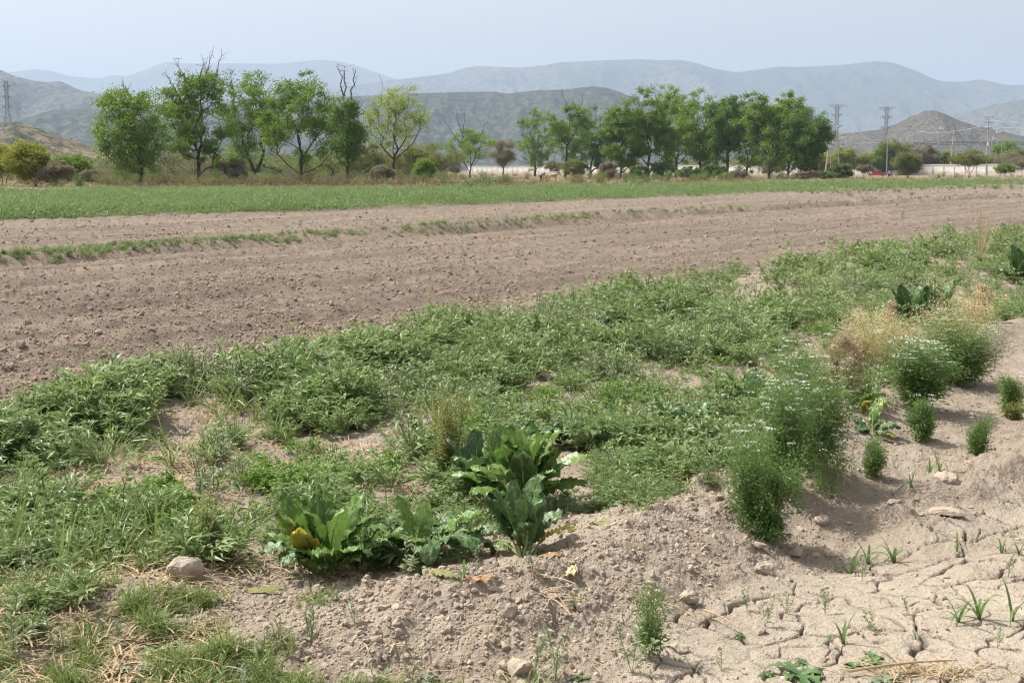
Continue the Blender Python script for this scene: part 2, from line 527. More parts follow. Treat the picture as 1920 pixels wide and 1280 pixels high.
def on(px, py, dz=0.0):
    """world point on the real ground surface seen at the pixel (march twice)"""
    z = 0.0
    for _ in range(4):
        x, y = G(px, py, z); z = float(gz(x, y)[0])
    return (x, y, z + dz)

# rows and columns of the sheet: fine in view, coarse elsewhere
rows_py = np.concatenate([np.arange(1560, 1290, -8), np.arange(1290, 900, -1.5), np.arange(900, 760, -1.8), np.arange(760, 400, -1.25), np.arange(400, 340, -0.8)])
yr = np.array([G(960, p)[1] for p in rows_py])
y_far = [yr[-1]]
while y_far[-1] < 26000: y_far.append(y_far[-1] * 1.07)
yr = np.concatenate([[-16000, -4000, -1000, -250, -60, -15, -5, -1.5, 0.5, 1.8, 2.8], yr, y_far[1:]])
ta = np.concatenate([-np.array([40, 12, 5, 2.5, 1.4, 0.95, 0.7, 0.58]), np.arange(-0.5, -0.43, 0.01), np.arange(-0.43, 0.43, 0.00095), np.arange(0.43, 0.5, 0.01), np.array([0.55, 0.7, 0.95, 1.4, 2.5, 5, 12, 40])])
Yg, Tg = np.meshgrid(yr, ta, indexing='ij')
Wg = np.where(Yg > 3, Yg, np.maximum(3.0, -Yg))
Xg = np.clip(Tg * Wg, -16000 - 50 * np.abs(Tg), 16000 + 50 * np.abs(Tg))
gx, gy = Xg.ravel(), Yg.ravel()
zg, gpx, gpy, gtil, gcrop, gbey, gclay, gcrack, grough = ground_full(gx, gy)
zg = np.where(np.hypot(gx, gy) > 4000, 0.0, zg)
nr, nc = Yg.shape
gm = MB()
ii = (np.arange(nr - 1)[:, None] * nc + np.arange(nc - 1)[None]).ravel()
quads = np.stack([ii, ii + 1, ii + nc + 1, ii + nc], 1)
gm.add(np.stack([gx, gy, zg], 1), [quads], 0, 0.5)

# soil colours by kind of surface, plus painted shade in the cracks
def lerp(a, b, w): return a * (1 - w[:, None]) + np.array(b) * w[:, None]
n_a = sm(-0.5, 0.5, fbm(gx * 0.8, gy * 0.8, 4, 201)); n_b = sm(-0.5, 0.5, fbm(gx * 5, gy * 5, 3, 202)); n_c = sm(-.4, .4, fbm(gx * .06, gy * .06, 4, 203))
base = np.tile(np.array([0.40, 0.332, 0.262]), (len(gx), 1))
base = lerp(base, (0.33, 0.255, 0.19), n_b * 0.6)
base = lerp(base, (0.475, 0.40, 0.315), gclay)
ts = gx * FURDIR[1] - gy * FURDIR[0]; ss = gx * FURDIR[0] + gy * FURDIR[1]
n_f = sm(-0.35, 0.35, fbm(ss * 0.05, ts * 1.3, 4, 204))
tc = lerp(np.tile(np.array([0.228, 0.180, 0.142]), (len(gx), 1)), (0.315, 0.25, 0.195), n_f)
tc = lerp(tc, (0.155, 0.120, 0.092), n_b * 0.45)
base = base * (1 - gtil[:, None]) + tc * gtil[:, None]
base = lerp(base, (0.15, 0.15, 0.07), gcrop * 0.85)
by = lerp(np.tile(np.array([0.26, 0.205, 0.125]), (len(gx), 1)), (0.15, 0.15, 0.075), n_c)
by = lerp(by, (0.36, 0.25, 0.16), sm(0.55, 0.8, n_a) * .6)
by = by * (1 - sm(800, 2500, np.hypot(gx, gy))[:, None]) + np.array([0.16, 0.155, 0.10]) * sm(800, 2500, np.hypot(gx, gy))[:, None]
base = base * (1 - gbey[:, None]) + by * gbey[:, None]
base = base * (1 - 0.45 * sm(0.003, 0.02, gcrack)[:, None])  # shade down in the cracks, painted as darker soil

m_ground, nt, b = mat_new("soil")
at = nd(nt, "ShaderNodeAttribute", attribute_name="soil_colour")
geo = nd(nt, "ShaderNodeNewGeometry")
nn1 = noise_n(nt, 14, 5, geo.outputs["Position"], 0.7)
nn2 = noise_n(nt, 70, 3, geo.outputs["Position"], 0.65)
nn3 = noise_n(nt, 1.4, 4, geo.outputs["Position"], 0.6)
c = mix(nt, at.outputs["Color"], ramp(nt, nn1, [(0.3, 0.62), (0.7, 1.0)]), 0.6, 'MULTIPLY')
c = mix(nt, c, ramp(nt, nn2, [(0.3, 0.72), (0.62, 1.0)]), 0.6, 'MULTIPLY')
c = mix(nt, c, ramp(nt, nn3, [(0.35, 0.8), (0.65, 1.0)]), 0.6, 'MULTIPLY')
speck = ramp(nt, noise_n(nt, 120, 2, geo.outputs["Position"]), [(0.66, 0.0), (0.74, 1.0)])
c = mix(nt, c, (0.52, 0.44, 0.34), math_n(nt, 'MULTIPLY', speck, 0.5))
nt.links.new(c, b.inputs["Base Color"])
b.inputs["Roughness"].default_value = 0.95; b.inputs["Specular IOR Level"].default_value = 0.1
hgt = math_n(nt, 'ADD', math_n(nt, 'MULTIPLY', nn1, 1.0), math_n(nt, 'MULTIPLY', nn2, 0.45))
bp = nd(nt, "ShaderNodeBump"); bp.inputs["Strength"].default_value = 1.0; bp.inputs["Distance"].default_value = 0.03
nt.links.new(hgt, bp.inputs["Height"]); nt.links.new(bp.outputs[0], b.inputs["Normal"])

ground = gm.build("ground", m_ground, smooth=True)
ca = ground.data.attributes.new("soil_colour", 'FLOAT_COLOR', 'POINT')
ca.data.foreach_set("color", np.concatenate([base, np.ones((len(gx), 1))], 1).astype(np.float32).ravel())
tag(ground, "dry farm ground with tilled furrows, clay ridges and cracked mud", None, None, 'structure')
del gx, gy, Xg, Yg, Tg, Wg, base, by, tc

# ------------------------------------------------------------------ mountains and hills
def hillmat(name, ca_, cb_, cc_, s1, s2, thr=0.5, bump=1.0, bd=8.0):
    m, nt, b = mat_new(name)
    geo = nd(nt, "ShaderNodeNewGeometry")
    a1 = noise_n(nt, s1, 5, geo.outputs["Position"], 0.6)
    a2 = noise_n(nt, s2, 3, geo.outputs["Position"], 0.75)
    c = mix(nt, ca_, cc_, ramp(nt, a1, [(0.42, 0.0), (0.62, 1.0)]))
    c = mix(nt, c, cb_, ramp(nt, a2, [(thr - 0.03, 0.0), (thr + 0.05, 1.0)]))
    nt.links.new(c, b.inputs["Base Color"])
    b.inputs["Roughness"].default_value = 1.0; b.inputs["Specular IOR Level"].default_value = 0.0
    bp = nd(nt, "ShaderNodeBump"); bp.inputs["Strength"].default_value = bump; bp.inputs["Distance"].default_value = bd
    nt.links.new(a2, bp.inputs["Height"]); nt.links.new(bp.outputs[0], b.inputs["Normal"])
    return m

def hill(name, sky, D, front, back, mat, label, seed, rough=0.25, fs=1.0, nx=260, nyy=70, base_z=-6.0, sky_amp=0.4):
    sky = np.array(sky, float)
    pxs = np.linspace(sky[0, 0], sky[-1, 0], nx)
    pys = np.interp(pxs, sky[:, 0], sky[:, 1])
    k = np.ones(5) / 5
    pys = np.convolve(np.pad(pys, 2, 'edge'), k, 'valid')
    pys = pys + sky_amp * fbm(pxs / 9.0, pxs * 0 + seed, 4, seed)
    rr = [ray(a, c) for a, c in zip(pxs, pys)]
    rx = np.array([q[0] for q in rr]); zt = CAM_H + np.array([q[1] for q in rr]) * D
    vs = np.concatenate([np.linspace(-1, 0, nyy), np.linspace(0, 1, nyy // 2)[1:]])
    V = []
    for v in vs:
        y = D + (v * front if v < 0 else v * back)
        x = rx * (D + v * front * 0.6 if v < 0 else D)
        xs = x / (front * 0.55) * fs
        sh = 1 - abs(v)
        spur = ridged(xs + 0.15 * v, np.full_like(xs, v * 0.55) + seed * 3.1, 5, seed)
        sh2 = sh ** 0.85 if v < 0 else sh
        w = 4 * sh * (1 - sh)
        h = zt * (sh2 + rough * w * (spur - 0.35)) + zt * 0.05 * w * fbm(xs * 6, np.full_like(xs, v * 6), 4, seed + 3)
        h = np.minimum(h, zt * (0.02 + 0.98 * np.clip(sh * 1.15, 0, 1) ** 0.55) if v < 0 else h)
        if abs(v) > 0.999: h = np.full_like(h, base_z)
        z = base_z + (h - base_z) if abs(v) < 1e-9 else np.where(np.abs(v) > .999, base_z, h)
        V.append(np.stack([x, np.full_like(x, y), z], 1))
    V = np.array(V); n0, n1 = V.shape[:2]
    ii = (np.arange(n0 - 1)[:, None] * n1 + np.arange(n1 - 1)[None]).ravel()
    mb = MB(); mb.add(V.reshape(-1, 3), [np.stack([ii, ii + 1, ii + n1 + 1, ii + n1], 1)])
    o = mb.build(name, mat, smooth=True)
    return tag(o, label, None, None, 'structure')

mh_far = hillmat("far_range_scrub", (0.065, 0.070, 0.058), (0.035, 0.042, 0.030), (0.12, 0.11, 0.09), 0.0012, 0.02, 0.52, 0.12, 20)
mh_mid = hillmat("dark_hill_scrub", (0.075, 0.072, 0.055), (0.028, 0.036, 0.020), (0.11, 0.098, 0.072), 0.004, 0.045, 0.47, 0.3, 5)
mh_left = hillmat("left_hill_scrub", (0.11, 0.10, 0.08), (0.04, 0.048, 0.032), (0.15, 0.13, 0.10), 0.004, 0.045, 0.50, 0.3, 5)
mh_near = hillmat("brown_hill_scrub", (0.15, 0.125, 0.08), (0.05, 0.058, 0.03), (0.26, 0.185, 0.11), 0.015, 0.14, 0.50, 0.4, 2)
mh_cone = hillmat("rocky_hill_scrub", (0.125, 0.110, 0.092), (0.050, 0.052, 0.038), (0.155, 0.136, 0.112), 0.010, 0.22, 0.49, 0.45, 3)

hill("farthest_mountain_range", [(-500, 150), (-200, 140), (0, 138), (30, 134), (60, 130), (88, 131), (120, 141), (150, 145), (185, 148), (205, 141), (240, 143), (280, 128), (312, 115), (330, 119), (420, 119), (520, 120), (560, 116), (600, 112), (640, 116), (680, 127), (740, 148), (800, 160), (900, 180), (1200, 200), (1500, 210)],
     13500, 1700, 1500, mh_far, "palest blue mountain range on the horizon at left", 5, 0.22, 1.2, 420, 60, sky_amp=0.5)
hill("far_mountain_range", [(300, 205), (400, 185), (560, 168), (680, 158), (740, 150), (800, 143), (840, 138), (870, 128), (895, 124), (940, 126), (975, 127), (1020, 123), (1050, 117), (1120, 114), (1200, 111), (1240, 114), (1272, 112), (1300, 117), (1340, 129), (1380, 136), (1420, 131), (1460, 125), (1500, 126), (1580, 122), (1640, 115), (1672, 117), (1710, 130), (1760, 152), (1800, 154), (1840, 149), (1890, 160), (1960, 158), (2100, 150), (2400, 165)],
     9800, 1900, 1500, mh_far, "long blue mountain range on the horizon at right", 11, 0.30, 1.1, 520, 80, sky_amp=0.4)
hill("distant_ridge", [(1380, 262), (1450, 250), (1520, 246), (1560, 244), (1620, 250), (1680, 252), (1740, 236), (1800, 215), (1860, 197), (1910, 188), (1980, 184), (2100, 178), (2400, 190)],
     6200, 900, 900, mh_left, "grey blue foothills behind the conical hill", 17, 0.28, 1.2, 300, 60)
hill("dark_ridge", [(480, 205), (600, 185), (660, 181), (720, 178), (780, 175), (860, 173), (925, 172), (950, 176), (1000, 170), (1060, 168), (1085, 165), (1112, 162), (1140, 165), (1165, 174), (1195, 187), (1240, 205), (1300, 230), (1400, 262), (1460, 290)],
     3700, 620, 700, mh_mid, "dark scrubby ridge with a rounded knob behind the tree row", 23, 0.25, 1.3, 420, 80, sky_amp=0.7)
hill("left_mountain", [(-600, 120), (-300, 110), (-100, 118), (0, 131), (30, 144), (60, 151), (90, 155), (112, 152), (130, 160), (150, 170), (200, 178), (260, 205), (330, 235), (420, 275), (480, 300)],
     4600, 950, 900, mh_left, "grey mountain shoulder at the left edge", 29, 0.32, 1.2, 300, 80, sky_amp=0.6)
hill("left_spur", [(-400, 250), (-100, 235), (40, 225), (100, 205), (160, 205), (230, 207), (300, 196), (380, 190), (440, 196), (500, 215), (560, 240), (640, 262), (760, 285)],
     3300, 480, 600, mh_mid, "lower darker spur in front of the left mountain", 31, 0.25, 1.3, 300, 70, sky_amp=0.7)
hill("brown_knoll", [(-500, 240), (-200, 222), (-60, 224), (0, 229), (30, 228), (60, 236), (90, 250), (120, 268), (150, 282), (185, 292), (230, 302), (300, 312)],
     1050, 130, 300, mh_near, "brown scrub covered knoll at the far left", 37, 0.20, 1.0, 260, 60, sky_amp=0.6)
hill("conical_hill", [(1380, 300), (1480, 270), (1545, 254), (1600, 249), (1650, 243), (1680, 233), (1705, 220), (1722, 213), (1735, 208), (1752, 207), (1775, 215), (1800, 227), (1830, 236), (1870, 244), (1920, 256), (2000, 272), (2150, 300)],
     2100, 270, 500, mh_cone, "rocky grey conical hill behind the white wall", 43, 0.22, 1.0, 380, 90, sky_amp=0.8)

# ------------------------------------------------------------------ haze
hz = MB(); hz.box((0, 6000, 560), (33400, 45000, 1140))
m_haze = bpy.data.materials.new("haze"); m_haze.use_nodes = True
hnt = m_haze.node_tree; hnt.nodes.clear()
ho = hnt.nodes.new("ShaderNodeOutputMaterial"); hv = hnt.nodes.new("ShaderNodeVolumePrincipled")
hv.inputs["Color"].default_value = (0.525, 0.65, 0.85, 1)
hv.inputs["Density"].default_value = 0.000108
hv.inputs["Anisotropy"].default_value = 0.15
hnt.links.new(hv.outputs[0], ho.inputs["Volume"])
haze = hz.build("haze", m_haze)
tag(haze, "pale blue haze hanging over the valley", None, None, 'stuff')
# ------------------------------------------------------------------ plant materials
m_weed = leafmat("weed_leaf", (0.140, 0.215, 0.062), (0.34, 0.425, 0.17), 0.40, 0.42, 0.5, 0.6)
m_weed_pale = leafmat("silvery_weed_leaf", (0.25, 0.29, 0.15), (0.42, 0.46, 0.28), 0.28, 0.5, 0.4, 0.5)
m_parsley = leafmat("parsley_leaf", (0.10, 0.21, 0.025), (0.21, 0.36, 0.05), 0.4, 0.4, 0.5, 0.5, dry=(0.34, 0.30, 0.10), dryf=0.012)
m_grass = leafmat("grass_blade", (0.14, 0.21, 0.05), (0.31, 0.37, 0.12), 0.35, 0.4, 0.45, 0.5)
m_straw = leafmat("straw", (0.34, 0.25, 0.14), (0.56, 0.44, 0.27), 0.15, 0.7, 0.2, 0.4)
m_brown = leafmat("dry_seed_head", (0.40, 0.30, 0.185), (0.62, 0.50, 0.35), 0.20, 0.8, 0.1, 0.4)
m_cori = leafmat("coriander_leaf", (0.10, 0.19, 0.045), (0.23, 0.33, 0.10), 0.42, 0.5, 0.35, 0.4)
m_ygoose = leafmat("yellow_green_leaf", (0.16, 0.20, 0.05), (0.38, 0.38, 0.13), 0.35, 0.55, 0.3, 0.3)
m_petal = leafmat("white_petal", (0.72, 0.72, 0.70), (0.85, 0.85, 0.82), 0.3, 0.6, 0.2, 0.3)
m_stem = leafmat("green_stem", (0.10, 0.15, 0.05), (0.20, 0.25, 0.09), 0.05, 0.5, 0.4, 0.4)
m_crop = leafmat("crop_leaf", (0.12, 0.20, 0.055), (0.29, 0.38, 0.15), 0.42, 0.45, 0.4, 0.8, nscale=0.12)
m_bark = plain("bark", (0.085, 0.065, 0.05), 0.95, 0.1, var=0.4, scale=6)
m_twig = plain("pale_dead_wood", (0.15, 0.125, 0.105), 0.95, 0.1, var=0.35, scale=6)
m_rock = plain("clod", (0.37, 0.305, 0.24), 0.97, 0.1, var=0.28, scale=22, bump=0.6)
m_clodf = plain("field_clod", (0.285, 0.222, 0.172), 0.97, 0.1, var=0.28, scale=22, bump=0.6)

def unit(v): return v / np.maximum(np.linalg.norm(v, axis=-1, keepdims=True), 1e-9)
def rdir(rng, n, up=0.0):
    v = rng.normal(size=(n, 3)); v[:, 2] = np.abs(v[:, 2]) + up
    return unit(v)

def t_weed(seed, H=0.26, stems=11, lv=13, L=0.105, W=0.0145, spread=1.8, mats=None, lean=0.75, name="weed_template", link=False):
    """leafy stems radiating from one crown, narrow leaves along them"""
    rng = np.random.default_rng(seed); mb = MB()
    for k in range(stems):
        az = rng.uniform(0, 6.283); el = rng.uniform(0.25, 1.0)
        d = np.array([math.cos(az) * spread * (1 - el * 0.75), math.sin(az) * spread * (1 - el * .75), 0.35 + el]); d /= np.linalg.norm(d)
        h = H * rng.uniform(0.6, 1.15); p = np.zeros(3); pts = [p.copy()]
        n = 5; up = rng.uniform(0.0, 0.25)
        for i in range(n):
            d = d + np.array([rng.normal(0, .09), rng.normal(0, .09), up * 0.35]); d /= np.linalg.norm(d)
            p = p + d * h / n; pts.append(p.copy())
        pts = np.array(pts)
        mb.tubes(pts[:-1], pts[1:], 0.0022, 0.0018, 3, 1, 0.5)
        u = rng.uniform(0.12, 1.0, lv) ** 0.8 * (n - 1e-3); u[:3] = n - 1e-3
        i0 = u.astype(int); fr = (u - i0)[:, None]
        P = pts[i0] * (1 - fr) + pts[i0 + 1] * fr
        T = unit(pts[i0 + 1] - pts[i0])
        O = rdir(rng, lv, -0.2); O[:, 2] *= rng.choice([-0.3, 1], lv)
        D = unit(T * rng.uniform(0.3, 1.0, (lv, 1)) + O * lean)
        mb.lances(P, D, L * rng.uniform(0.55, 1.2, lv) * (0.6 + 0.4 * np.sin(np.pi * np.clip(u / n, 0, 1) * 0.9 + 0.3)), W * rng.uniform(0.7, 1.3, lv), rng.uniform(0, 1, lv), 0.25, 0, 0.6, rng)
    return mb.build(name, mats or [m_weed, m_stem], link=link)

def blade_pts(rng, L, d, droop, n=5, p0=(0, 0, 0)):
    p = np.array(p0, float); pts = [p.copy()]
    for i in range(n):
        d = d + np.array([0, 0, -droop * (i + 1) / n]); d /= np.linalg.norm(d)
        p = p + d * L / n; pts.append(p.copy())
    return np.array(pts)

def add_ribbon(mb, pts, W, mat=0, tint=0.5, prof=None, fold=0.25, k=2):
    """ribbon blade along a polyline, folded at the midrib"""
    pts = np.asarray(pts); n = len(pts)
    T = np.gradient(pts, axis=0); T = unit(T)
    S = np.cross(T, np.array([0, 0, 1.0])); bad = np.linalg.norm(S, axis=1) < 0.15
    S[bad] = S[~bad][0] if (~bad).any() else np.array([1.0, 0, 0]); S = unit(S)
    for i in range(1, n):
        if np.dot(S[i], S[i - 1]) < 0: S[i] = -S[i]
    N = np.cross(S, T)
    u = np.linspace(0, 1, n)
    w = (W / 2 * (prof(u) if prof else np.sqrt(np.clip(1 - u ** 1.6, 0.0004, 1))))[:, None]
    Lf = pts - S * w + N * w * fold; Rt = pts + S * w + N * w * fold
    V = np.stack([Lf, pts, Rt], 1).reshape(-1, 3)
    q = []
    for i in range(n - 1):
        a = i * 3
        q += [(a, a + 1, a + 4, a + 3), (a + 1, a + 2, a + 5, a + 4)]
    mb.add(V, q, mat, tint)

def t_grass(seed, n=16, H=0.3, W=0.008, spread=0.6, droop=0.35, mats=None, name="grass_template", link=False):
    rng = np.random.default_rng(seed); mb = MB()
    for k in range(n):
        az = rng.uniform(0, 6.283); s = rng.uniform(0.1, spread)
        d = unit(np.array([math.cos(az) * s, math.sin(az) * s, 1.0]))
        p0 = (rng.normal(0, .012), rng.normal(0, .012), 0)
        add_ribbon(mb, blade_pts(rng, H * rng.uniform(0.5, 1.2), d, droop * rng.uniform(0.3, 1.6), 5, p0), W * rng.uniform(.6, 1.3), 0, rng.uniform())
    return mb.build(name, mats or [m_grass], link=link)

def t_parsley(seed, n=26, H=0.14, R_=0.13, mats=None, name="parsley_template", link=False):
    rng = np.random.default_rng(seed); mb = MB()
    for k in range(n):
        az = rng.uniform(0, 6.283); r = R_ * math.sqrt(rng.uniform()); h = H * rng.uniform(0.45, 1.1) * (1 - 0.35 * (r / R_) ** 2)
        tip = np.array([math.cos(az) * r, math.sin(az) * r, h])
        mb.tubes([tip * [0.1, 0.1, 0]], [tip], 0.0013, 0.001, 3, 1, 0.5)
        m = 9
        D = rdir(rng, m, -0.35); D[:, 2] *= 0.5; D = unit(D + unit(tip * [1, 1, .3]) * 0.5)
        P = tip + rng.normal(0, 0.010, (m, 3))
        t0 = rng.uniform(0, 1)
        mb.lances(P, D, 0.026 * rng.uniform(.7, 1.3, m), 0.017, np.clip(rng.normal(t0, .12, m), 0, 1), 0.15, 0, 0.75, rng)
    return mb.build(name, mats or [m_parsley, m_stem], link=link)

def t_straw(seed, n=14, R_=0.12, L=0.16, W=0.005, mats=None, name="straw_template"):
    rng = np.random.default_rng(seed); mb = MB()
    for k in range(n):
        az = rng.uniform(0, 6.283)
        d = np.array([math.cos(az), math.sin(az), rng.uniform(-0.05, 0.35)]); d = unit(d)
        p0 = (rng.normal(0, R_ * .5), rng.normal(0, R_ * .5), rng.uniform(0.004, 0.03))
        add_ribbon(mb, blade_pts(rng, L * rng.uniform(0.3, 1.2), d, 0.25, 3, p0), W * rng.uniform(.5, 1.4), 0, rng.uniform(), prof=lambda u: np.ones_like(u))
    return mb.build(name, mats or [m_straw], link=False)

def ico(seed, sub=1, rough=0.35, flat=0.7):
    import bmesh
    bm = bmesh.new(); bmesh.ops.create_icosphere(bm, subdivisions=sub, radius=1.0)
    rng = np.random.default_rng(seed)
    V = np.array([v.co[:] for v in bm.verts]); Fc = [tuple(v.index for v in f.verts) for f in bm.faces]; bm.free()
    for k in range(7):
        nrm = rdir(rng, 1)[0] * rng.choice([-1, 1]); c = rng.uniform(0.45, 0.85)
        dd = V @ nrm; V = V - np.outer(np.clip(dd - c, 0, None), nrm)
    V = V * (1 + rough * rng.normal(size=(len(V), 1)) * 0.25) * np.array([1, rng.uniform(.7, 1), flat * rng.uniform(.8, 1.1)])
    return V, Fc
def t_rock(seed, mat, sub=1, name="clod_template"):
    mb = MB(); V, Fc = ico(seed, sub); mb.add(V, Fc); return mb.build(name, mat, link=False)

T_WEED = [t_weed(s, *a) for s, a in enumerate([(0.26, 12, 15), (0.22, 14, 13), (0.28, 10, 16), (0.18, 12, 11), (0.24, 14, 14)])]
T_WEEDP = [t_weed(20 + s, 0.22, 8, 12, 0.055, 0.0115, 1.1, [m_weed_pale, m_stem]) for s in range(3)]
T_UPR = [t_weed(40 + s, 0.30, 5, 22, 0.06, 0.011, 0.45, [m_weed, m_stem], 1.0) for s in range(3)]
T_UPRP = [t_weed(45 + s, 0.22, 3, 22, 0.06, 0.013, 0.35, [m_weed_pale, m_stem], 1.0) for s in range(3)]
T_GRASS = [t_grass(60, 16, .30), t_grass(61, 12, .42, .009, .8, .45), t_grass(62, 20, .22, .006, .9, .3)]
T_FINE = [t_grass(65, 26, .07, .004, 1.6, .3), t_grass(66, 22, .10, .004, 1.6, .4)]
T_PARS = [t_parsley(70), t_parsley(71, 20, 0.10, 0.10), t_parsley(72, 30, .17, .15)]
T_STRAW = [t_straw(80), t_straw(81, 18, .16, .2), t_straw(82, 10, .1, .1, .008)]
T_ROCK = [t_rock(90 + s, m_rock, 2) for s in range(7)]
T_CLOD = [t_rock(96 + s, m_clodf) for s in range(5)]

# ------------------------------------------------------------------ where the ground cover grows (areas given by their outline on the ground)
def sample(n, fn, seed, px=(-160, 2080), py=(345, 1330), worldw=0.0):
    """points spread over the visible ground, kept with probability fn"""
    rng = np.random.default_rng(seed)
    a = rng.uniform(px[0], px[1], n); b = rng.uniform(py[0], py[1], n)
    x, y = G(a, b, 0.03)
    keep = rng.uniform(0, 1, n) < fn(a, b, x, y) * (np.minimum(1, (y / 8.0) ** worldw) if worldw else 1)
    x, y, a, b = x[keep], y[keep], a[keep], b[keep]
    return np.stack([x, y, gz(x, y)], 1), y, rng, a, b

LB = np.array([(-200, 900), (0, 885), (230, 835), (420, 800), (640, 800), (800, 770), (1000, 745), (1250, 705), (1450, 650), (1600, 600), (1750, 545), (1950, 525), (2200, 480)], float)
def ell(a, b, e):
    w = np.zeros(np.shape(a))
    for cx, cy, rx, ry, s in e:
        w = np.maximum(w, s * sm(1.25, 0.75, np.hypot((a - cx) / rx, (b - cy) / ry)))
    return w
BARE = [(300, 1120, 330, 30, 1), (700, 1085, 170, 30, 1), (960, 1045, 150, 50, 1), (1080, 1020, 130, 60, 1), (880, 1190, 290, 75, 1), (1200, 1120, 130, 170, 1), (1340, 905, 60, 22, .9),
        (360, 805, 120, 34, .95), (560, 848, 150, 24, .9), (240, 890, 140, 28, .9), (200, 935, 170, 20, .85), (90, 915, 110, 22, .85), (700, 935, 120, 28, .9), (160, 1075, 230, 18, .8), (1400, 705, 60, 20, .8), (560, 770, 60, 22, .6), (620, 740, 40, 25, .7),
        (860, 700, 90, 32, .6), (1440, 550, 100, 30, .75), (1540, 535, 60, 20, .5), (1330, 720, 60, 18, .7), (1330, 860, 0.1, 0.1, 0), (1690, 470, 80, 26, .4), (1000, 690, 120, 22, .45), (1620, 580, 60, 14, .3), (1080, 900, 60, 60, .9), (1160, 780, 70, 20, .4)]
ER = np.array([(-400, 1400), (300, 1095), (620, 1100), (900, 1080), (1100, 1000), (1250, 945), (1380, 930), (1500, 900), (1600, 800), (1700, 730), (1800, 690), (1880, 620), (1950, 600), (2200, 560)], float)
def inbed(a, b):
    return sm(-6, 6, b - edge(FA, a) - 4) * sm(-8, 8, np.interp(a, ER[:, 0], ER[:, 1]) - b)
def d_weed(a, b, x, y):
    dense = sm(-25, 25, np.interp(a, LB[:, 0], LB[:, 1]) - b)
    clump = sm(-0.12, 0.14, fbm(x * 2.0, y * 1.3, 3, 301))
    right = ell(a, b, [(1250, 870, 170, 75, 1), (1180, 900, 60, 60, .8), (1370, 800, 60, 60, .8), (1780, 560, 200, 50, .9), (1890, 540, 90, 70, 1), (1660, 690, 110, 60, .8), (880, 900, 60, 40, .6), (700, 1020, 60, 30, .5), (930, 830, 70, 30, .6), (560, 980, 60, 30, .4), (90, 1030, 110, 35, .5), (1430, 830, 60, 60, .7)])
    mid = 0.30 * sm(-0.1, 0.25, fbm(x * 2.2, y * 1.8, 3, 302))
    return np.clip(np.maximum(np.maximum(dense * (0.08 + 0.92 * clump), mid), right) * (1 - ell(a, b, BARE)), 0, 1) * inbed(a, b)
P, Y, rng, a, b = sample(27000, d_weed, 1)
s_ = 1.22 * rng.uniform(0.5, 1.05, len(P)) * (0.6 + 0.75 * sm(-0.25, 0.4, fbm(P[:, 0] * 2.0, P[:, 1] * 1.3, 3, 301))) * (1 + 0.35 * sm(12, 30, Y)) * (0.8 + 0.35 * sm(-30, 60, np.interp(a, LB[:, 0], LB[:, 1]) - b))
ix_ = rng.integers(0, 5, len(P)); ix_ = np.where(rng.uniform(size=len(P)) < 0.75 * sm(.0, .25, fbm(P[:, 0] * .9 + 7, P[:, 1] * .6, 3, 305)) + .06, 5 + rng.integers(0, 3, len(P)), ix_); ix_ = np.where(rng.uniform(size=len(P)) < 0.04, 8 + rng.integers(0, 3, len(P)), ix_)
scatter("weed_cover", P, s_, T_WEED + T_WEEDP + T_UPR, "dense belt of narrow leaved grey green weeds along the tilled field", "weeds", 2, 0.2, idx=ix_, sclz=0.78)

PARS = [(290, 985, 120, 60, .95), (200, 1010, 60, 40, .6), (560, 905, 80, 50, .9), (640, 880, 80, 30, .9), (730, 862, 70, 26, .9), (440, 960, 90, 55, .5), (900, 830, 120, 30, .6), (1010, 770, 110, 45, .75), (1110, 715, 110, 28, .7), (1330, 655, 130, 34, .9), (1210, 755, 80, 26, .6), (1470, 615, 110, 25, .8), (1560, 575, 120, 22, .6), (1700, 540, 90, 18, .7), (1800, 505, 130, 30, 1), (1130, 830, 60, 25, .5), (820, 880, 60, 25, .5), (1080, 760, 90, 30, .5)]
P, Y, rng, a, b = sample(13000, lambda a, b, x, y: ell(a, b, PARS) * 0.75 * sm(-0.2, 0.15, fbm(x * 3, y * 2.2, 2, 310)) * inbed(a, b), 3)
scatter("parsley_cover", P, rng.uniform(0.5, 0.95, len(P)) * (1 + 0.3 * sm(12, 25, Y)), T_PARS, "bright green parsley growing in loose rows among the weeds", "parsley", 4, 0.15)

GR = [(900, 640, 200, 70, .9), (1060, 640, 150, 60, .7), (600, 720, 250, 50, .4), (300, 770, 200, 40, .35), (1300, 600, 250, 60, .4), (1600, 520, 250, 50, .35), (1180, 620, 100, 50, .6), (760, 800, 120, 40, .35), (520, 800, 120, 40, .35), (200, 850, 100, 30, .25), (330, 870, 80, 30, .3), (60, 830, 60, 30, .2), (1250, 560, 120, 40, .2), (1650, 480, 120, 40, .25), (1500, 520, 100, 40, .2), (1880, 470, 90, 40, .5), (100, 1065, 140, 45, .7), (250, 1050, 90, 30, .4), (380, 1060, 60, 20, .3), (80, 960, 80, 40, .3), (1580, 650, 40, 40, .3), (430, 790, 60, 40, .3)]
P, Y, rng, a, b = sample(6500, lambda a, b, x, y: ell(a, b, GR) * sm(-.5, .0, fbm(x * 1.8, y * 1.2, 2, 315)) * inbed(a, b * 0 + np.maximum(b, 0)), 5)
scatter("grass_cover", P, rng.uniform(0.55, 1.1, len(P)), T_GRASS, "long bladed grass tufts standing among the weeds", "grass", 6, 0.25)

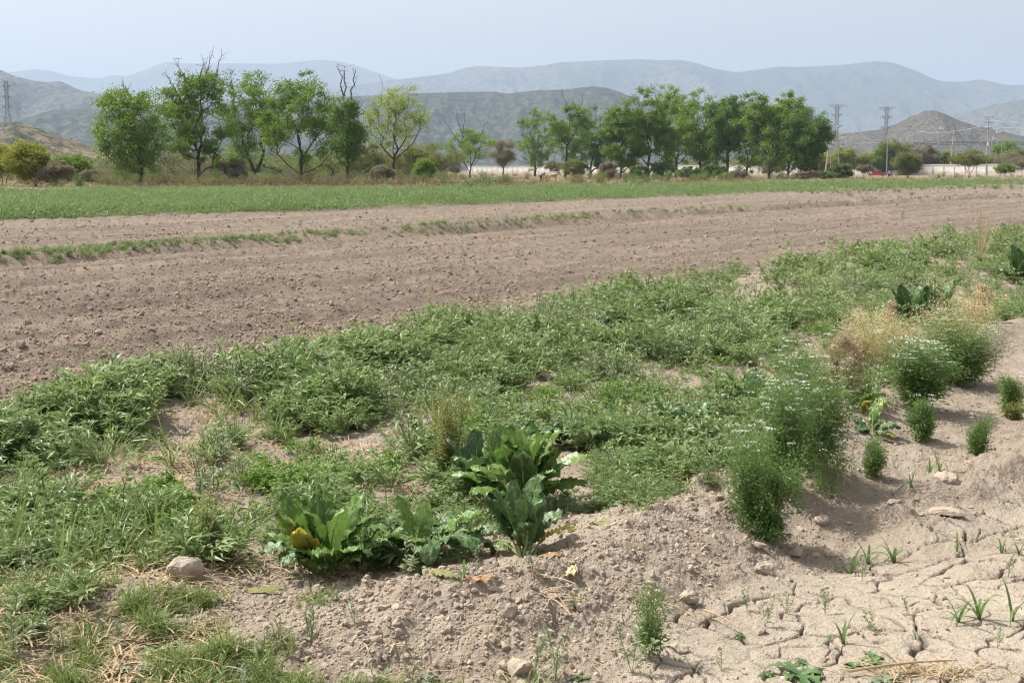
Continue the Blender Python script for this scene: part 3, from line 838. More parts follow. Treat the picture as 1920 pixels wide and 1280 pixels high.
FG = [(130, 1210, 230, 85, 1), (330, 1200, 160, 60, .8), (420, 1260, 200, 50, 1), (590, 1195, 60, 45, .6), (620, 1270, 120, 22, .7), (40, 1130, 70, 60, .6), (660, 1240, 50, 40, .25), (240, 1150, 120, 25, .5), (900, 1275, 100, 10, .4)]
P, Y, rng, a, b = sample(9000, lambda a, b, x, y: ell(a, b, FG) * 0.6 * sm(-0.02, 0.25, fbm(x * 4, y * 4, 3, 320)), 7, (-120, 1100), (1080, 1330))
scatter("creeping_grass", P, rng.uniform(0.6, 1.3, len(P)), T_FINE, "fine creeping grass matting the left foreground", "grass", 8, 0.3)

def d_straw(a, b, x, y):
    bed = inbed(a, b) * (0.18 + 0.5 * ell(a, b, BARE[7:18] + [(1440, 550, 100, 30, 2), (320, 850, 120, 30, 1), (680, 930, 100, 30, .6)]))
    return (bed + 0.5 * ell(a, b, [(380, 1060, 200, 25, .5), (230, 1075, 160, 30, .6), (60, 1100, 80, 30, .5), (1560, 1240, 0, 0, 0)]) + 0.35 * (b < edge(FA, a)) * (b > 420) * sm(0.05, .3, fbm((x * .575 + y * .818) * .18, (x * .818 - y * .575) * .9, 3, 330)) + 0.012 * (b > 1100) * (a > 620) * (a < 1200) + 0.35 * (b > 900) * (a < 420)) * (1 - softpoly(x, y, CRK, .2))
P, Y, rng, a, b = sample(12000, d_straw, 9)
scatter("straw_litter", P, rng.uniform(0.5, 1.1, len(P)), T_STRAW, "dry straw and dead stalks lying on the soil", "straw", 10, 0.12)

# small crumbs of soil
def d_clod(a, b, x, y):
    rd, _, _ = pdist(x, y, RIDGE); rd2, _, _ = pdist(x, y, EDGE_R)
    return np.clip((0.22 + 0.9 * np.exp(-(rd / .38) ** 2) + 0.5 * np.exp(-(rd2 / .5) ** 2)) * (1 - 0.9 * softpoly(x, y, CRK, .2)) * (b > edge(FA, a)), 0, 1)
P, Y, rng, a, b = sample(80000, d_clod, 11, py=(560, 1330))
s_ = 0.0046 * (1 / np.maximum(rng.uniform(0.02, 1, len(P)), 0.02)) ** 0.40 * rng.uniform(.7, 1.3, len(P))
scatter("soil_crumbs", P + np.array([0, 0, 1]) * (s_ * 0.1)[:, None], s_, T_ROCK, "crumbly lumps of pale dry soil strewn over the ridges", "soil crumbs", 12, 0.6)
def d_fclod(a, b, x, y):
    return np.clip((b < edge(FA, a) + 5) * (b > edge(FE, a)) * (0.35 + 0.65 * sm(-.2, .4, fbm(x * .35, y * .35, 3, 340))), 0, 1)
P, Y, rng, a, b = sample(230000, d_fclod, 13, py=(366, 820))
s_ = 0.010 * (1 / np.maximum(rng.uniform(0.015, 1, len(P)), 0.015)) ** 0.42 * rng.uniform(.7, 1.3, len(P)) * (1 + 0.5 * sm(12, 50, Y))
scatter("field_clods", P + np.array([0, 0, 1]) * (s_ * 0.08)[:, None], s_, T_CLOD, "brown clods turned up over the tilled field", "soil clods", 14, 0.6)

# sprouts in the tilled field, weeds on the berm, the green crop
P, Y, rng, a, b = sample(700, lambda a, b, x, y: ((b < edge(FA, a) - 8) & (b > edge(FD, a) + 8)) * sm(0.0, .5, fbm(x * .5, y * .5, 3, 350)) * 0.5, 15, py=(390, 800))
scatter("field_sprouts", P, rng.uniform(0.15, 0.5, len(P)), [T_PARS[1], T_FINE[1], T_WEED[3]], "tiny green sprouts scattered in the tilled field", "sprouts", 16, 0.2)
def d_berm(a, b, x, y):
    d, s, _ = pdist(x, y, BERM)
    return np.exp(-(d / (0.32 + 0.006 * y)) ** 2) * sm(-0.45, 0.0, fbm(x * .7, y * .7, 3, 360) + 0.08)
P, Y, rng, a, b = sample(60000, d_berm, 17, py=(350, 520))
scatter("berm_weeds", P, rng.uniform(0.45, 1.0, len(P)) * 0.68, T_WEED[:2] + [T_GRASS[0], T_PARS[2], T_WEEDP[0]], "strip of low weeds along the bank between two tilled strips", "weeds", 18, 0.2)

def t_crop(seed, n=26, H=0.24, R_=0.3, L=0.16, W=0.05):
    rng = np.random.default_rng(seed); mb = MB()
    P = np.stack([rng.normal(0, R_, n), rng.normal(0, R_, n), rng.uniform(0, H * .5, n)], 1)
    D = rdir(rng, n, 0.5)
    mb.lances(P, D, L * rng.uniform(.6, 1.3, n), W * rng.uniform(.6, 1.3, n), rng.uniform(0, 1, n), 0.2, 0, 0.5, rng)
    return mb.build("crop_template", [m_crop], link=False)
T_CROP = [t_crop(s) for s in range(3)] + [t_crop(5, 34, .35, .35, .2, .03)]
def d_crop(a, b, x, y):
    e, f = edge(FE, a), edge(FF, a)
    return sm(-1, 1.5, e - b) * sm(-.7, .7, b - f) * (0.35 + 0.65 * sm(-.3, .2, fbm(x * .12, y * .10, 3, 370))) * (0.45 + .55 * sm(-2, 8, b - (f * .6 + e * .4)))
P, Y, rng, a, b = sample(110000, d_crop, 19, (-200, 2120), (336, 425), worldw=0)
scatter("green_crop", P, rng.uniform(0.6, 1.25, len(P)) * (1 + 0.6 * sm(60, 160, Y)), T_CROP, "long strip of low bright green crop beyond the tilled field", "crop", 20, 0.2)
# greyer weeds and dry brush along its far edge
P, Y, rng, a, b = sample(26000, lambda a, b, x, y: np.exp(-((b - edge(FF, a) - 6) / 9.0) ** 2) * sm(-.35, .25, fbm(x * .1, y * .06, 2, 380)) * 0.7, 21, (-200, 2120), (332, 372))
scatter("rank_weeds", P, rng.uniform(.8, 1.7, len(P)), T_WEEDP + T_WEED[:2], "grey green rank weeds along the far edge of the crop", "weeds", 22, 0.2)
m_brush = leafmat("dead_brush", (0.12, 0.075, 0.05), (0.27, 0.17, 0.115), 0.1, 0.9, 0.05, 0.5, nscale=.1)
m_drygrass = leafmat("dry_meadow_grass", (0.30, 0.20, 0.10), (0.46, 0.33, 0.18), 0.2, 0.9, 0.05, 0.5, nscale=.1)
def t_brush(seed, mat, n=70, R_=0.7, H=0.4):
    rng = np.random.default_rng(seed); mb = MB()
    P = np.stack([rng.normal(0, R_, n), rng.normal(0, R_, n), rng.uniform(0, H, n) * .5], 1)
    D = rdir(rng, n, 0.1)
    mb.lances(P, D, 0.34 * rng.uniform(.5, 1.3, n), 0.05, rng.uniform(0, 1, n), 0.1, 0, 0.3, rng)
    return mb.build("brush_template", [mat], link=False)
T_BR = [t_brush(s, m_brush) for s in range(3)]; T_DG = [t_brush(9 + s, m_drygrass, 60, .9, .5) for s in range(2)]
P, Y, rng, a, b = sample(9000, lambda a, b, x, y: np.exp(-((b - (edge(FF, a) - 3.0)) / 2.6) ** 2) * (0.15 + 0.85 * ell(a, b, [(500, 345, 300, 20, .8), (900, 340, 200, 14, .6), (1250, 337, 250, 9, .3)])) * .7 * (np.abs(a - 1028) > 34), 23, (-100, 2000), (326, 356))
scatter("dead_brush", P, rng.uniform(.6, 1.3, len(P)), T_BR, "brown dead brush piled along the foot of the tree row", "brush", 24, 0.3)
P, Y, rng, a, b = sample(9000, lambda a, b, x, y: (b < edge(FF, a) - 2) * 0.30 * (y < 300) , 25, (-150, 2080), (324, 352))
scatter("dry_meadow", P, rng.uniform(.6, 1.1, len(P)), T_DG + [T_BR[0], T_CROP[0], T_WEEDP[0], T_CROP[3]], "dry and green coloured grass on the flat behind the crop", "dry grass", 26, 0.3)

# soft continuous scrub behind the trees
def t_scrub(seed, mat, n=900, R_=2.4, H=3.0):
    rng = np.random.default_rng(seed); mb = MB()
    L = rng.normal(size=(14, 3)) * np.array([R_ * .5, R_ * .5, H * .25]) + np.array([0, 0, H * .5])
    i = rng.integers(0, 14, n); P = L[i] + rng.normal(size=(n, 3)) * .42; P[:, 2] = np.abs(P[:, 2]) + .1
    mb.cards(P, rdir(rng, n, 0), .26 * rng.uniform(.6, 1.3, n), .15, np.clip(rng.uniform(0, 1, 14)[i] * .6 + rng.uniform(0, .4, n), 0, 1), .4, rng)
    k = 9; T = rng.normal(size=(k, 3)) * [R_ * .45, R_ * .45, .4] + [0, 0, H * .7]
    mb.tubes(np.tile([[0, 0, 0]], (k, 1)) + rng.normal(0, .15, (k, 3)) * [1, 1, 0], T, .06, .02, 3, 1, .5)
    return mb.build("scrub_template", [mat, m_bark], link=False)
m_sc1 = leafmat("olive_scrub_leaf", (0.18, 0.20, 0.07), (0.30, 0.33, 0.13), 0.35, 0.8, 0.1, 0.5, nscale=.05)
m_sc2 = leafmat("grey_scrub_leaf", (0.16, 0.145, 0.09), (0.25, 0.23, 0.15), 0.3, 0.8, 0.1, 0.5, nscale=.05)
m_sc3 = leafmat("green_scrub_leaf", (0.12, 0.19, 0.05), (0.21, 0.31, 0.09), 0.35, 0.8, 0.1, 0.5, nscale=.05)
T_SCR = [t_scrub(1, m_sc1), t_scrub(2, m_sc1, 700, 2.8, 2.2), t_scrub(3, m_sc2), t_scrub(4, m_sc3, 900, 2.0, 2.6)]
rng = np.random.default_rng(31); PP, SS = [], []
for k in range(1100):
    a = rng.uniform(-160, 2090); D = rng.uniform(230, 620)
    x = ray(a, 330)[0] * D
    wy = 640 + (398 - 640) * (x + 22) / 190.0                # line of the white wall
    if a > 800 and D < wy + 8: continue                      # keep the strip before the wall open
    if a > 1540 and rng.uniform() < .35: continue
    if fbm(np.array([x * .02]), np.array([D * .012]), 2, 391)[0] < -0.25: continue
    PP.append((x, D, 0)); SS.append(rng.uniform(.9, 1.9) * (1.25 if D > 400 else 1))
PP = np.array(PP); PP[:, 2] = gz(PP[:, 0], PP[:, 1]) - .1
scatter("valley_scrub", PP, np.array(SS), T_SCR, "soft olive scrub covering the valley floor behind the trees", "scrub", 32, 0.05)

rng = np.random.default_rng(33); PP, SS, II = [], [], []
for k in range(520):
    a = rng.uniform(170, 1560) if k % 4 else rng.uniform(-100, 2040); fy = float(edge(FF, a)); b = rng.uniform(330 if a > 820 else 335, fy - 7)
    if abs(a - 1028) < 36 or (1590 < a < 1740) or b < 327: continue
    if fbm(np.array([a * .02]), np.array([b * .1]), 2, 395)[0] < (-0.05 if a > 820 else -.3): continue
    x, y = G(a, b, 0.1); PP.append((x, y, 0)); SS.append(rng.uniform(.18, .52)); II.append(3 if (a > 1090 and rng.uniform() < .6) else int(rng.integers(0, 4)))
PP = np.array(PP); PP[:, 2] = gz(PP[:, 0], PP[:, 1]) - .1
scatter("undergrowth", PP, np.array(SS), T_SCR, "green and olive undergrowth between the trunks of the tree row", "undergrowth", 34, 0.05, idx=np.array(II))
# ------------------------------------------------------------------ trees and shrubs
def skeleton(trunk, pts, bf=0.55, jit=0.0, rng=None, split=None):
    """minimum-cost tree from a trunk polyline to the crown points"""
    nodes = [np.array(p, float) for p in trunk]; par = [-1] + list(range(len(trunk) - 1))
    plen = [0.0]
    for i in range(1, len(trunk)): plen.append(plen[-1] + float(np.linalg.norm(nodes[i] - nodes[i - 1])))
    first = 1 if len(trunk) > 2 else 0
    pts = np.asarray(pts); n = len(pts)
    cost = np.full(n, 1e9); best = np.zeros(n, int)
    def upd(j):
        d = np.linalg.norm(pts - nodes[j], axis=1)
        up = np.maximum(0, nodes[j][2] - pts[:, 2]) * 0.6          # branches seldom run downhill
        c = d + up + bf * plen[j]
        m = c < cost; cost[m] = c[m]; best[m] = j
    for j in range(first, len(nodes)): upd(j)
    done = np.zeros(n, bool)
    for _ in range(n):
        c = np.where(done, 1e18, cost); k = int(np.argmin(c)); done[k] = True
        j = best[k]; nodes.append(pts[k]); par.append(j); plen.append(plen[j] + float(np.linalg.norm(pts[k] - nodes[j])))
        upd(len(nodes) - 1)
    return np.array(nodes), np.array(par)

def pipe(nodes, par, r0, e=2.3):
    n = len(nodes); acc = np.zeros(n); kids = np.zeros(n, int)
    for i in range(n - 1, 0, -1):
        if kids[i] == 0: acc[i] = r0 ** e
        acc[par[i]] += acc[i]; kids[par[i]] += 1
    if kids[0] == 0: acc[0] = r0 ** e
    return acc ** (1 / e), kids

def wood(mb, nodes, par, rad, k=5, mat=0, rng=None, bend=0.12):
    i = np.arange(1, len(nodes)); a = nodes[par[i]]; b_ = nodes[i]
    L = np.linalg.norm(b_ - a, axis=1, keepdims=True)
    m = (a + b_) / 2 + rng.normal(0, 1, a.shape) * L * bend * 0.5
    rb = rad[i]; ra = np.minimum(rad[par[i]], rb * 1.35); rm = (ra + rb) / 2
    mb.tubes(a, m, ra, rm, k, mat); mb.tubes(m, b_, rm, rb, k, mat)

m_pecan = leafmat("tree_leaf", (0.105, 0.19, 0.022), (0.27, 0.39, 0.055), 0.38, 0.5, 0.3, 0.35, nscale=0.25)
m_pecan_y = leafmat("young_yellow_leaf", (0.24, 0.32, 0.05), (0.40, 0.48, 0.11), 0.45, 0.5, 0.3, 0.35, nscale=0.25)
m_pecan_d = leafmat("dark_tree_leaf", (0.08, 0.155, 0.022), (0.18, 0.28, 0.05), 0.35, 0.5, 0.3, 0.35, nscale=0.25)
m_mesq = leafmat("olive_leaf", (0.16, 0.18, 0.05), (0.27, 0.29, 0.09), 0.35, 0.7, 0.2, 0.35, nscale=0.25)
m_mesqy = leafmat("yellow_olive_leaf", (0.22, 0.25, 0.035), (0.40, 0.42, 0.07), 0.4, 0.7, 0.2, 0.35, nscale=0.25)
m_mesqb = leafmat("brown_twig_leaf", (0.22, 0.19, 0.12), (0.35, 0.31, 0.21), 0.3, 0.8, 0.1, 0.35, nscale=0.25)
m_lime = leafmat("fresh_green_leaf", (0.15, 0.24, 0.035), (0.28, 0.38, 0.07), 0.4, 0.6, 0.2, 0.35, nscale=0.25)
m_darkg = leafmat("dark_shrub_leaf", (0.10, 0.155, 0.05), (0.20, 0.28, 0.10), 0.3, 0.6, 0.2, 0.35, nscale=0.25)

def tree(name, base, top, crown, label, cat, group=None, leaf=None, seed=0, lobes=17, per=13, leaves=26, lsize=0.30, lw=0.55, lean=0.0, dead=None, r0=0.022, depth=0.85,
         trunk_top=None, multi=1, low=None, bf=0.55, shape=0.0, droop=0.25, spray=0.68, bare=0.0, zb=None, gaps=0.0):
    """base: trunk foot pixel; top: pixel row of the top; crown: (left, right, bottom) pixels; all at the distance of the foot"""
    rng = np.random.default_rng(seed)
    bx, by, bz = (on(*base) if zb is None else zb)
    D = by; s = 1 / (F / D)                      # metres per pixel there
    H = (base[1] - top) * s
    cl, cr, cb = (crown[0] - base[0]) * s, (crown[1] - base[0]) * s, (base[1] - crown[2]) * s
    cx, rx = (cl + cr) / 2, (cr - cl) / 2; cz, rz = (H + cb) / 2, (H - cb) / 2
    L = []
    tries = 0
    while len(L) < lobes and tries < 4000:
        tries += 1
        q = rng.uniform(-1, 1, 3)
        rr = np.linalg.norm(q)
        if rr > 1 or rr < 0.25: continue
        w = 1 - shape * max(0, -q[2])
        c = np.array([q[0] * w, q[1] * w * depth, q[2]]) * 0.90
        if all(np.linalg.norm(c - o) > 0.26 for o in L): L.append(c)
    P = []
    for c in L:
        sz = rng.uniform(0.22, 0.50)
        m = int(per * rng.uniform(0.7, 1.3))
        v = rng.normal(size=(m, 3)) * 0.48 * sz * np.array([1, 1, 0.85])
        P.append(c + v)
    P = np.concatenate(P); P = P * np.array([rx * 1.08, rx, rz]) + np.array([cx, 0, cz])
    P = P[P[:, 2] > cb * 0.5]
    tt = (cb + (H - cb) * 0.28) if trunk_top is None else (base[1] - trunk_top) * s
    rad_t = 0.017 * H
    root = empty(name, (bx, by, bz), label, cat, group)
    alln = []; lf = MB()
    starts = [(rng.uniform(-.15, .15), rng.uniform(-.3, .3)) for _ in range(multi)] if multi > 1 else [(0, 0)]
    groups = np.argmin(np.stack([np.abs(P[:, 0] - cx - (k - (multi - 1) / 2) * rx * 0.9) for k in range(multi)], 1), 1) if multi > 1 else np.zeros(len(P), int)
    for k in range(multi):
        Pk = P[groups == k]
        if len(Pk) < 3: continue
        tx = cx * 0.35 + lean * tt if multi == 1 else (k - (multi - 1) / 2) * rx * 0.45
        tr = [np.array([starts[k][0], starts[k][1], -0.15])]
        nseg = 4
        for i in range(1, nseg + 1):
            u = i / nseg
            tr.append(np.array([starts[k][0] + tx * u ** 1.3 + rng.normal(0, .02) * tt, starts[k][1] + rng.normal(0, .02) * tt, tt * u]))
        nodes, par = skeleton(tr, Pk, bf)
        rad, kids = pipe(nodes, par, r0)
        sc = rad_t / rad[0] if multi == 1 else rad_t * 0.55 / rad[0]
        rad = rad * sc * (0.45 + 0.55 * (rad / rad[0]) ** 0.5); rad = np.maximum(rad, r0 * 0.6) * 1.0
        rad[0] = rad[0] * 1.18
        mb = MB(); wood(mb, nodes, par, rad, 5, 0, rng); mb.build("trunk", m_bark, parent=root)
        alln.append((nodes, par, rad, kids))
    nodes = np.concatenate([a_[0][5:] for a_ in alln]); kids = np.concatenate([a_[3][5:] for a_ in alln])
    # leaves in sprays round the outer nodes
    w = np.where(kids <= 1, 1.0, 0.35) * np.where(rng.uniform(size=len(nodes)) < bare, 0, 1)
    if dead: w *= (nodes[:, 2] < H * 0.94)
    nl = int(len(nodes) * leaves * 2.4)
    ch = rng.choice(len(nodes), nl, p=w / w.sum())
    sp = spray * min(1, H / 12) ** 0.8 * (0.55 + 0.9 * rng.uniform(size=len(nodes)))
    off = rng.normal(size=(nl, 3)) * 0.55 * sp[ch][:, None]; off[:, 2] = off[:, 2] * 0.7 - 0.12 * sp[ch]
    C = nodes[ch] + off
    D_ = unit(off * 0.8 + rng.normal(size=(nl, 3)) * 0.5 + np.array([0, 0, -droop]))
    tn = rng.uniform(0, 1, len(nodes))
    lf.cards(C, D_, lsize * rng.uniform(.6, 1.3, nl), lsize * lw * rng.uniform(.7, 1.2, nl), np.clip(tn[ch] * 0.6 + rng.uniform(0, .4, nl), 0, 1), 0.5, rng)
    lf.build("crown", leaf or m_pecan, parent=root)
    if dead:
        for (dx, dtop, dst) in dead:
            db = MB()                   # pixel x and top row of each dead limb, pixel row it leaves the crown
            p0 = np.array([(dx[0] - base[0]) * s, rng.normal(0, .3), (base[1] - dst) * s]); p1 = np.array([(dx[1] - base[0]) * s, rng.normal(0, .6), (base[1] - dtop) * s])
            n = 6; pl = [p0 + (p1 - p0) * i / n + rng.normal(0, 0.035, 3) * np.linalg.norm(p1 - p0) * (0 < i < n) for i in range(n + 1)]
            db.poly(pl, 0.11, 0.028, 4)
            for i in range(2, n + 1):
                for _ in range(2):
                    d = unit(rng.normal(size=3) + np.array([0, 0, 1.1])); l = rng.uniform(.5, 1.3)
                    q1 = pl[i] + d * l * .5; q2 = q1 + unit(d + rng.normal(0, .35, 3)) * l * .5
                    db.poly([pl[i], q1, q2], 0.034, 0.016, 3)
            db.build("dead_branch", m_twig, parent=root)
    return root

TG = "pecan trees in the row behind the crop"
tree("pecan_tree", (266, 347), 160, (184, 322, 326), "leftmost big tree of the row, broad dense crown hanging nearly to the ground", "tree", TG, m_pecan, 1, 26, 14, 20, .30, dead=[((255, 238), 166, 190)], trunk_top=270)
tree("pecan_tree", (374, 345), 130, (314, 432, 322), "tall tree with bare grey dead spires above a green crown, second from the left", "tree", TG, m_pecan, 2, 21, 12, 26, .30, dead=[((365, 345), 118, 205), ((352, 318), 142, 200), ((385, 405), 110, 180), ((390, 422), 112, 190), ((380, 388), 120, 175), ((400, 412), 150, 190)], bare=.22, trunk_top=285)
tree("pecan_tree", (481, 342), 112, (412, 524, 305), "tall loose crowned tree whose trunk leans to the left", "tree", TG, m_pecan, 43, 22, 12, 24, .28, lean=-0.28, trunk_top=270, bare=.12)
tree("pecan_tree", (563, 343), 145, (492, 648, 312), "widest tree of the left group, long low limbs spreading to both sides", "tree", TG, m_pecan, 4, 24, 13, 27, .30, trunk_top=282, bare=.12)
tree("pecan_tree", (651, 344), 172, (622, 684, 318), "narrow tree with forked bare dead tips beside the wide spreading tree", "tree", TG, m_pecan_d, 5, 16, 11, 26, .28, dead=[((645, 638), 133, 190), ((648, 648), 130, 185), ((660, 670), 140, 190)], trunk_top=275, bare=.15)
tree("pecan_tree", (737, 340), 160, (686, 798, 285), "vase shaped tree with sparse yellow green young leaves", "tree", TG, m_pecan_y, 6, 19, 12, 17, .25, trunk_top=300, bare=.22, shape=.5)
tree("pecan_tree", (881, 333), 236, (838, 936, 305), "small tree with bare forked dead limbs rising out of its crown", "tree", TG, m_pecan, 7, 16, 10, 24, .33, dead=[((870, 836), 232, 282), ((872, 856), 212, 270), ((868, 872), 214, 262), ((890, 918), 222, 270)], trunk_top=312)
tree("pecan_tree", (1003, 330), 205, (949, 1058, 314), "first tree of the right group, ragged crown above the crouching person", "tree", TG, m_pecan, 8, 19, 12, 37, .36, trunk_top=295)
tree("pecan_tree", (1060, 334), 186, (1021, 1112, 306), "tall thin tree with a few dead tips, beside the donkey", "tree", TG, m_pecan, 9, 18, 12, 34, .36, dead=[((1062, 1054), 175, 215), ((1080, 1092), 184, 220)], trunk_top=285)
tree("pecan_tree", (1107, 333), 200, (1068, 1165, 321), "dark small crowned tree between the thin tree and the taller middle trees", "tree", TG, m_pecan_d, 10, 17, 12, 50, .36, trunk_top=300)
tree("pecan_tree", (1163, 335), 197, (1126, 1213, 323), "slim tree with a low drooping crown left of the round headed tree", "tree", TG, m_pecan, 11, 17, 12, 50, .36, trunk_top=300)
tree("pecan_tree", (1215, 335), 177, (1165, 1265, 317), "round headed tree at the left of the close right hand group", "tree", TG, m_pecan, 12, 20, 13, 40, .38, trunk_top=290)
tree("pecan_tree", (1268, 334), 173, (1219, 1313, 310), "open tree with a visible fan of limbs in the right group", "tree", TG, m_lime, 13, 19, 12, 27, .36, trunk_top=300, shape=.4)
tree("pecan_tree", (1314, 335), 158, (1265, 1367, 317), "tallest tree of the right group", "tree", TG, m_pecan, 14, 21, 13, 40, .38, trunk_top=288)
tree("pecan_tree", (1364, 335), 167, (1319, 1407, 315), "tree just right of the tallest one, thin grey green top", "tree", TG, m_pecan_d, 15, 19, 12, 33, .36, trunk_top=295)
tree("pecan_tree", (1400, 334), 190, (1365, 1443, 317), "lower light green tree filling the dip in the right group", "tree", TG, m_lime, 16, 18, 12, 37, .36, trunk_top=300)
tree("pecan_tree", (1442, 336), 168, (1403, 1493, 317), "dark trunked tree third from the right end of the row", "tree", TG, m_pecan, 17, 20, 13, 40, .36, trunk_top=296)
tree("pecan_tree", (1477, 334), 178, (1441, 1527, 319), "tall tree second from the right end of the row", "tree", TG, m_pecan, 18, 20, 13, 40, .36, trunk_top=298)
tree("pecan_tree", (1511, 336), 205, (1471, 1545, 323), "dense dark tree ending the row at the right", "tree", TG, m_pecan_d, 19, 21, 13, 45, .36, trunk_top=306)

def shrub(base, top, crown, label, leaf, seed, name="shrub", cat="shrub", group=None, multi=3, lobes=9, per=10, leaves=26, lsize=.22, zb=None, trunk_top=None, **k):
    return tree(name, base, top, crown, label, cat, group, leaf, seed, lobes + 8, per, leaves, lsize, .6, 0, None, .012, .9, trunk_top, multi, None, .5, .35, .1, .95, zb=zb, **k)
shrub((8, 348), 272, (-45, 46, 320), "thin trunked yellow green mesquite cut by the left edge", m_mesqy, 101, "mesquite", multi=2)
shrub((66, 350), 273, (18, 98, 330), "rounded yellow green mesquite at the far left", m_mesqy, 102, "mesquite", multi=4, lobes=12, leaves=40)
shrub((103, 350), 305, (80, 132, 340), "dark brownish bush tucked against the rounded mesquite", m_mesqb, 103, "bush", multi=4, leaves=40)
shrub((152, 345), 290, (112, 172, 338), "green bush right of the brownish bush at the far left", m_lime, 104, "bush", multi=3, leaves=40)
shrub((172, 346), 318, (150, 200, 342), "low brown leaved bush with a reddish side at the far left", m_mesqb, 105, "bush", multi=3, leaves=40)
shrub((944, 334), 266, (920, 970, 310), "small brownish mesquite between the dead limbed tree and the right group", m_mesqb, 106, "mesquite", multi=1, trunk_top=315, leaves=30)
shrub((1702, 334), 286, (1678, 1722, 325), "feathery olive bush right of the red pickup", m_mesq, 107, "mesquite", multi=4, leaves=42, lobes=12)
shrub((1817, 334), 283, (1786, 1850, 312), "umbrella shaped mesquite with a dark forked trunk in front of the white wall", m_mesq, 108, "mesquite", multi=3, leaves=40, lobes=12)
shrub((1898, 331), 287, (1868, 1945, 322), "greyish twiggy bush at the right edge", m_mesqb, 109, "bush", multi=4, leaves=44, lobes=12)
shrub((1884, 333), 308, (1868, 1902, 325), "small green bush at the foot of the greyish one", m_lime, 110, "bush", multi=2)
shrub((1618, 334), 309, (1606, 1632, 322), "small bare looking grey bush just left of the red pickup", m_mesqb, 111, "bush", multi=3, leaves=18)
shrub((1573, 336), 308, (1552, 1600, 331), "dark green bush beside the dead log", m_darkg, 112, "bush", multi=4, leaves=46)
shrub((1552, 337), 322, (1535, 1568, 334), "low dark bush in front of the dead log", m_darkg, 113, "bush", multi=3, leaves=40)
# shrubs between and behind the trunks
rngm = np.random.default_rng(77)
mids = [(214, 326, 296, 34, m_mesq), (330, 333, 300, 30, m_mesq), (310, 328, 292, 40, m_lime), (425, 338, 300, 34, m_mesq), (440, 345, 303, 30, m_mesqb), (505, 337, 305, 34, m_darkg), (538, 330, 292, 46, m_mesq), (608, 334, 306, 30, m_mesqb),
        (690, 336, 272, 60, m_mesq), (640, 330, 290, 40, m_lime), (770, 337, 278, 60, m_mesq), (812, 335, 262, 66, m_mesq), (850, 331, 290, 36, m_mesqb), (795, 341, 298, 26, m_lime), (714, 342, 312, 30, m_mesqb), (120, 322, 292, 70, m_mesq), (180, 318, 294, 60, m_darkg),
        (40, 320, 292, 60, m_mesqb), (1040, 328, 300, 24, m_mesq), (1075, 336, 300, 28, m_mesq), (1140, 337, 305, 22, m_mesqb), (1240, 336, 306, 36, m_darkg), (1200, 337, 312, 26, m_darkg), (1290, 336, 312, 30, m_darkg), (1340, 336, 309, 28, m_darkg), (1388, 336, 318, 20, m_mesqb), (1160, 326, 296, 30, m_mesqb)]
LBM = ["low olive bush showing behind the leftmost big tree's left side", "small olive bush in the gap after the leftmost big tree", "green bush behind the gap between the first two trees", "twiggy olive bush between the second tree and the leaning tree",
       "brownish open bush just left of the leaning trunk", "dark bush just right of the leaning trunk", "olive bush behind the widest tree's left limbs", "brown bush under the widest tree's right limb", "broad olive mesquite between the narrow tree and the yellow green tree", "green bush behind the narrow tree's foot",
       "broad olive mesquite right of the yellow green tree", "largest dark olive mesquite left of the dead limbed tree", "grey brown bush behind the dead limbed tree's left side", "pale green bush in front of the largest dark olive mesquite", "low brown bush at the foot of the yellow green tree", "olive bush far behind the left mesquites",
       "dark green bush far behind the leftmost big tree", "brown bush far behind the left edge mesquite", "small olive bush behind the crouching person", "olive bush right of the donkey", "brown bush left of the slim drooping tree", "dark undergrowth right of the round headed tree", "dark undergrowth left of the round headed tree's trunk",
       "dark undergrowth left of the tallest tree's trunk", "dark undergrowth right of the tallest tree's trunk", "small brown bush under the lower light green tree", "grey bush behind the slim drooping tree"]
for i, ((x, bt, tp, w, mt), lb) in enumerate(zip(mids, LBM)):
    zb_ = None
    if bt < 325:
        zb_ = (at_depth(x, 320, 430)[0], 430.0, 0); bt = float(P2(zb_[0], 430.0, 0)[1])
    shrub((x, bt), tp, (x - w * .75, x + w * .75, bt - (bt - tp) * .12), lb, mt, 200 + i, "bush", "bush", "bushes among the tree row", multi=2 + i % 3, lobes=8, per=8, leaves=44, lsize=.24, zb=zb_)
# trees behind the wall
behind = [(1585, 275, 36, m_mesqy, "yellowish tree top over the wall at the end of the tree row"), (1625, 288, 34, m_mesqy, "low yellow green tree top over the wall"), (1652, 276, 44, m_lime, "bright green tree top behind the wall by the steel mast"), (1672, 262, 56, m_mesq, "tallest olive tree behind the wall"),
          (1712, 272, 50, m_mesqb, "grey brown tree behind the wall left of the conical hill's foot"), (1742, 274, 44, m_mesqb, "bare brownish tree behind the wall under the conical hill"), (1786, 282, 40, m_lime, "fresh green tree behind the wall by the leaning lamp post"), (1830, 288, 46, m_lime, "low green tree behind the umbrella shaped mesquite"),
          (1882, 268, 60, m_lime, "large light green tree behind the wall at the right"), (1925, 280, 40, m_lime, "green tree behind the wall cut by the right edge"), (1545, 284, 40, m_mesqy, "yellow green tree behind the dark end tree"), (1450, 290, 60, m_mesq, "olive tree behind the wall seen between the right group trunks")]
for i, (x, tp, w, mt, lb) in enumerate(behind):
    D = 440.0; gx_, gy_, _ = at_depth(x, 326, D)
    bt = 640 - 0
    pxb = (x, float(P2(gx_, D, 0)[1]))
    shrub(pxb, tp, (x - w * .55, x + w * .55, pxb[1] - 4), lb, mt, 300 + i, "wall_side_tree", "tree", "trees behind the white wall", multi=3, lobes=11, per=10, leaves=40, lsize=.42, zb=(gx_, gy_, 0))
